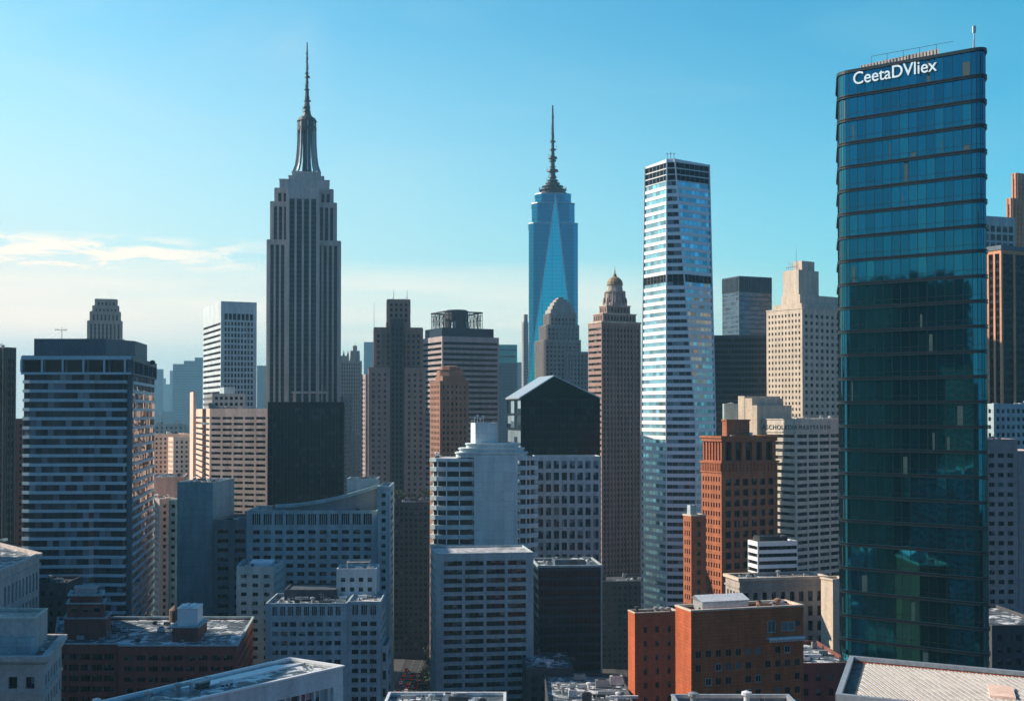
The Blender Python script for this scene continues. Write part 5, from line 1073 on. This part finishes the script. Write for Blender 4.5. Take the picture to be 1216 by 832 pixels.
m = MB(); qq = [(X(-60, D + 6), D + 5.2), (X(40, D + 6), D + 5.2), (X(44, D + 6), D + 6.8), (X(-60, D + 6), D + 6.8)]; m.prism(qq, z1 - 1.1, Z(757, D + 6)); b.part('roof_ledge', m, 'pale_concrete'); b.clutter(fp, z1 - 1.1, 8, 1.3); b.done()
# classical block behind it
b = Bld('stone_building', 'dark stone block with tall arched-looking windows at the left edge behind the corner building', yb=725)
D = 400; fp = [(X(-40, D - 24), D - 24), (X(4, D - 4), D - 4), (X(48, D + 40), D + 40), (X(-20, D + 90), D + 90)]; z1 = Z(664, D + 20)
b.tier(fp, 0, z1, 'grey_limestone', St(bay=4.2, fh=8.5, fx=.5, fz=.72, mt=5, mx=1.2, rc=.9, mull=2), roof='roofing', cap=(1.0, 1.0, 'grey_limestone')); b.ring(b.wall('grey_limestone'), fp, z1 - 4, z1 - 3.5, .5); b.clutter(fp, z1 - 1.1, 16, 2.6); b.done()
b = Bld('office_building', 'dark low block between the stone block and the foot of the banded glass tower', yb=760)
D = 455; fp = front_fp(44, 80, D, 20, 3); b.tier(fp, 0, Z(692, D), 'dark_concrete', St(bay=3, fh=3.6, fx=.45), roof='roof_dark'); b.clutter(fp, Z(692, D) - 1.1, 6, 2); b.done()
b = Bld('apartment_building', 'dull brown block in the gap right of the banded glass tower', yb=740)
D = 640; fp = corner_fp(176, 190, 210, D, 30); b.tier(fp, 0, Z(592, D), 'pink_stone', St(bay=3, fh=3.4, fx=.45)); b.clutter(fp, Z(592, D) - 1.1, 6, 3); b.done()
b = Bld('apartment_building', 'wide pink-brown apartment block behind the salmon stone block', yb=600)
D = 950; fp = corner_fp(165, 182, 226, D, 30); b.tier(fp, 0, Z(515, D), 'salmon_stone', St(bay=3.2, fh=3.5, fx=.45, gl='glass_grey')); f2 = corner_fp(200, 206, 232, D - 30, 30); b.tier(f2, 0, Z(518, D), 'salmon_stone', St(bay=3.2, fh=3.5, fx=.45, gl='glass_grey')); b.clutter(fp, Z(515, D) - 1.1, 6, 4); b.done()
b = Bld('apartment_building', 'lower pinkish block below the wide pink-brown one right of the banded glass tower', yb=640)
D = 760; fp = corner_fp(180, 186, 222, D, 12); b.tier(fp, 0, Z(562, D), 'salmon_stone', St(bay=3.0, fh=3.3, fx=.5, gl='glass_grey')); b.clutter(fp, Z(562, D) - 1.1, 8, 3); b.done()

# ================================================================== unseen towers added outside the frame for the shade and reflections they give
for x0, y0, w_, d_, h_, mt, lab in ((-330, 300, 60, 60, 228, 'limestone', 'stone tower outside the left edge whose shade covers the near roofs'), (-300, 395, 46, 60, 212, 'dark_concrete', 'dark concrete tower outside the left edge beyond the stone tower'),
        (-345, 170, 60, 70, 190, 'dark_brick', 'dark brick tower outside the left edge level with the camera'), (-430, 20, 70, 60, 245, 'dark_concrete', 'tall dark concrete tower behind the camera to the left'), (-250, 60, 40, 50, 178, 'brown_stone', 'brown tower behind the camera to the left'),
        (-560, 160, 90, 60, 225, 'slate_panel', 'slate tower far outside the left edge'), (-480, -160, 60, 60, 290, 'brown_stone', 'tallest brown stone tower behind the camera'), (-300, -110, 80, 60, 170, 'dark_concrete', 'low dark concrete slab behind the camera'),
        (-640, -60, 80, 80, 225, 'dark_brick', 'broad dark brick block far behind the camera'), (-170, -40, 50, 40, 140, 'dark_concrete', 'dark block close behind the camera'), (-200, 120, 40, 40, 120, 'pale_concrete', 'low pale block left of the camera')):
    b = Bld('office_tower', lab, simple=True, yb=832); fp = [(x0, y0), (x0 + w_, y0), (x0 + w_, y0 + d_), (x0, y0 + d_)]; b.org = (x0, y0, 0); b.root.location = b.org; mb = b.wall(mt); b.nt = 1; b.simgl = 'glass_grey'
    ins = offset(fp, -.4)
    nfl = int(h_ / 4); 
    for f in range(nfl):
        za = f * 4.0; 
        for i in range(4):
            a_, c_ = fp[i], fp[(i + 1) % 4]; ia, ic = ins[i], ins[(i + 1) % 4]; mb.poly([(*a_, za), (*c_, za), (*c_, za + 2), (*a_, za + 2)]); mb.poly([(*ia, za + 2), (*ic, za + 2), (*ic, za + 4), (*ia, za + 4)], 1, .4)
            mb.poly([(*a_, za + 2), (*c_, za + 2), (*ic, za + 2), (*ia, za + 2)])
            L_ = (Vector(c_) - Vector(a_)).length
            for q_ in range(0, int(L_ / 5) + 1): p_ = Vector(a_).lerp(Vector(c_), q_ * 5 / L_); ww_ = (Vector(c_) - Vector(a_)).normalized(); e_ = p_ + ww_ * 1.2; mb.poly([(*p_, za + 2), (*e_, za + 2), (*e_, za + 4), (*p_, za + 4)])
    mb.poly([(*p, nfl * 4.0) for p in fp]); b.done()

# ================================================================== distant city
rg = random.Random(5)
kinds = [('haze_stone', 'stone'), ('slate_panel', 'slate blue'), ('pink_stone', 'pinkish'), ('blue_panel', 'blue'), ('pale_concrete', 'pale'), ('brown_stone', 'brown')]
def filler(px0, px1, D, ytop, mt, cn, group, label):
    hazy('distant_building', label, px0, px1, ytop, D, mt, St(bay=4.5, fh=4.2, fx=.5, fz=.5, rc=.4, gl='glass_slate', mt=2), min(ytop + 60, 560), th=rg.uniform(4, 16), group=group)
# row behind row; each row shares one description because nothing tells its members apart
rows = [(1250, 16, 500, 522), (1600, 22, 486, 512), (2100, 30, 474, 500), (2700, 38, 462, 492), (3400, 48, 456, 486)]
for ri, (D, n, ya, yb_) in enumerate(rows):
    px = -20
    while px < 1236:
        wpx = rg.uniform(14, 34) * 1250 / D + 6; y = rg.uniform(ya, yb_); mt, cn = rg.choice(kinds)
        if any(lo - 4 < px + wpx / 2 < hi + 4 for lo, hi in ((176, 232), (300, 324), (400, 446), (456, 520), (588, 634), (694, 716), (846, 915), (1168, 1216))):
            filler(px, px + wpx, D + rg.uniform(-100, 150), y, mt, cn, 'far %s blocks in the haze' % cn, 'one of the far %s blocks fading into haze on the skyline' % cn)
        px += wpx + rg.uniform(1, 8)

# ================================================================== bare street and roof trees, cars
def tree(x, y, z, h, label, group, sd):
    t = bpy.data.objects.new('tree', None); sc.collection.objects.link(t); t.location = (x, y, z); t['label'] = label; t['category'] = 'tree'; t['group'] = group
    r_ = random.Random(sd); tr, cr = MB(), MB(); tr.tube((0, 0, -.1), (0, 0, h * .45), h * .03, h * .02)
    for i in range(9):
        an = i * 2.4 + r_.random(); a = Vector((0, 0, h * r_.uniform(.3, .45))); e_ = Vector((math.cos(an) * h * .28, math.sin(an) * h * .28, h * r_.uniform(.6, .95))); tr.tube(a, e_, h * .014, h * .004, 4)
        for j in range(26):
            c = e_ + Vector((r_.gauss(0, .1), r_.gauss(0, .1), r_.gauss(0, .09))) * h; s_ = h * .035; n_ = Vector((r_.gauss(0, 1), r_.gauss(0, 1), r_.gauss(0, 1))).normalized(); u_ = n_.orthogonal().normalized() * s_; v_ = n_.cross(u_)
            cr.poly([c - u_ - v_, c + u_ - v_, c + u_ + v_, c - u_ + v_])
    tr.build('trunk', ['bark'], t); cr.build('crown', ['leaf'], t)
gf, gz = GARDEN
for i in range(7):
    p = Vector(gf[0]).lerp(Vector(gf[1]), .08 + .14 * i); tree(p.x, p.y + 4 + (i * 5) % 9, gz, 5 + (i * 3) % 4, 'small tree on the dark rooftop below the brown stepped tower', 'rooftop trees', i)
for i in range(10): tree(-47, 640 + i * 22, .14, 9 + i % 3, 'street tree on the pavement of the dim avenue', 'avenue trees', 30 + i)

def make_car(mat, label, tail=True):
    t = bpy.data.objects.new('car', None); sc.collection.objects.link(t); t['label'] = label; t['category'] = 'car'; t['group'] = 'cars in the dim avenue'
    m = MB(); pr = [(-2.25, .35), (-2.25, .85), (-1.5, .95), (-.9, 1.42), (.7, 1.45), (1.35, .98), (2.2, .85), (2.25, .35)]
    L_ = [(-.88, y_, z_) for y_, z_ in pr]; R_ = [(.88, y_, z_) for y_, z_ in pr]; m.poly(L_); m.poly(R_[::-1])
    for i in range(8): j = (i + 1) % 8; m.poly([L_[i], R_[i], R_[j], L_[j]])
    body = m.build('body', [mat], t)
    g_ = MB(); g_.poly([(-.75, -1.46, 1.0), (.75, -1.46, 1.0), (.68, -.95, 1.4), (-.68, -.95, 1.4)]); g_.poly([(-.9, -1.3, 1.0), (-.9, 1.2, 1.0), (-.9, .65, 1.38), (-.9, -.85, 1.36)]); g_.poly([(.9, -1.3, 1.0), (.9, 1.2, 1.0), (.9, .65, 1.38), (.9, -.85, 1.36)]); g_.poly([(-.75, 1.34, 1.02), (.75, 1.34, 1.02), (.68, .74, 1.46), (-.68, .74, 1.46)]); g_.build('window', ['glass_black'], t)
    for sx in (-1, 1):
        for y_ in (-1.4, 1.4): w_ = MB(); w_.tube((sx * .7, y_, .33), (sx * .92, y_, .33), .33, n=12); w_.build('wheel', ['rubber'], t)
        q_ = MB(); q_.box(sx * .65 - .2, sx * .65 + .2, -2.3, -2.24, .62, .82); q_.build('tail_light', ['tail_red'], t)
    return t
protos = {k: make_car('car_' + k, '%s car with red tail lights in the dim avenue' % k) for k in ('white', 'black', 'yellow', 'red')}
rc_ = random.Random(2); used = set()
for i in range(16):
    k = ('black', 'white', 'yellow', 'black', 'red')[i % 5]; p = protos[k]
    if k not in used: used.add(k); c = p
    else:
        c = p.copy(); sc.collection.objects.link(c)
        for ch in p.children: d_ = ch.copy(); sc.collection.objects.link(d_); d_.parent = c
    lane = (-61.6, -57, -52.4)[i % 3]; c.location = (lane, 680 + (i // 3) * 11 + rc_.uniform(-3, 3), .004)

# ================================================================== haze
hz = MB(); hz.box(-5600, 5600, -1200, 9000, -1.0, 520); o = hz.build('haze', []); o['kind'] = 'stuff'; o['label'] = 'thin blue city haze'
m = bpy.data.materials.new('haze_air'); m.use_nodes = True; nt = m.node_tree; nt.nodes.remove(nt.nodes['Principled BSDF'])
pv = nt.nodes.new('ShaderNodeVolumePrincipled'); pv.inputs['Color'].default_value = (.36, .70, .88, 1); pv.inputs['Density'].default_value = 0.85e-4; pv.inputs['Anisotropy'].default_value = .2
nt.links.new(pv.outputs[0], nt.nodes['Material Output'].inputs['Volume']); o.data.materials.append(m)
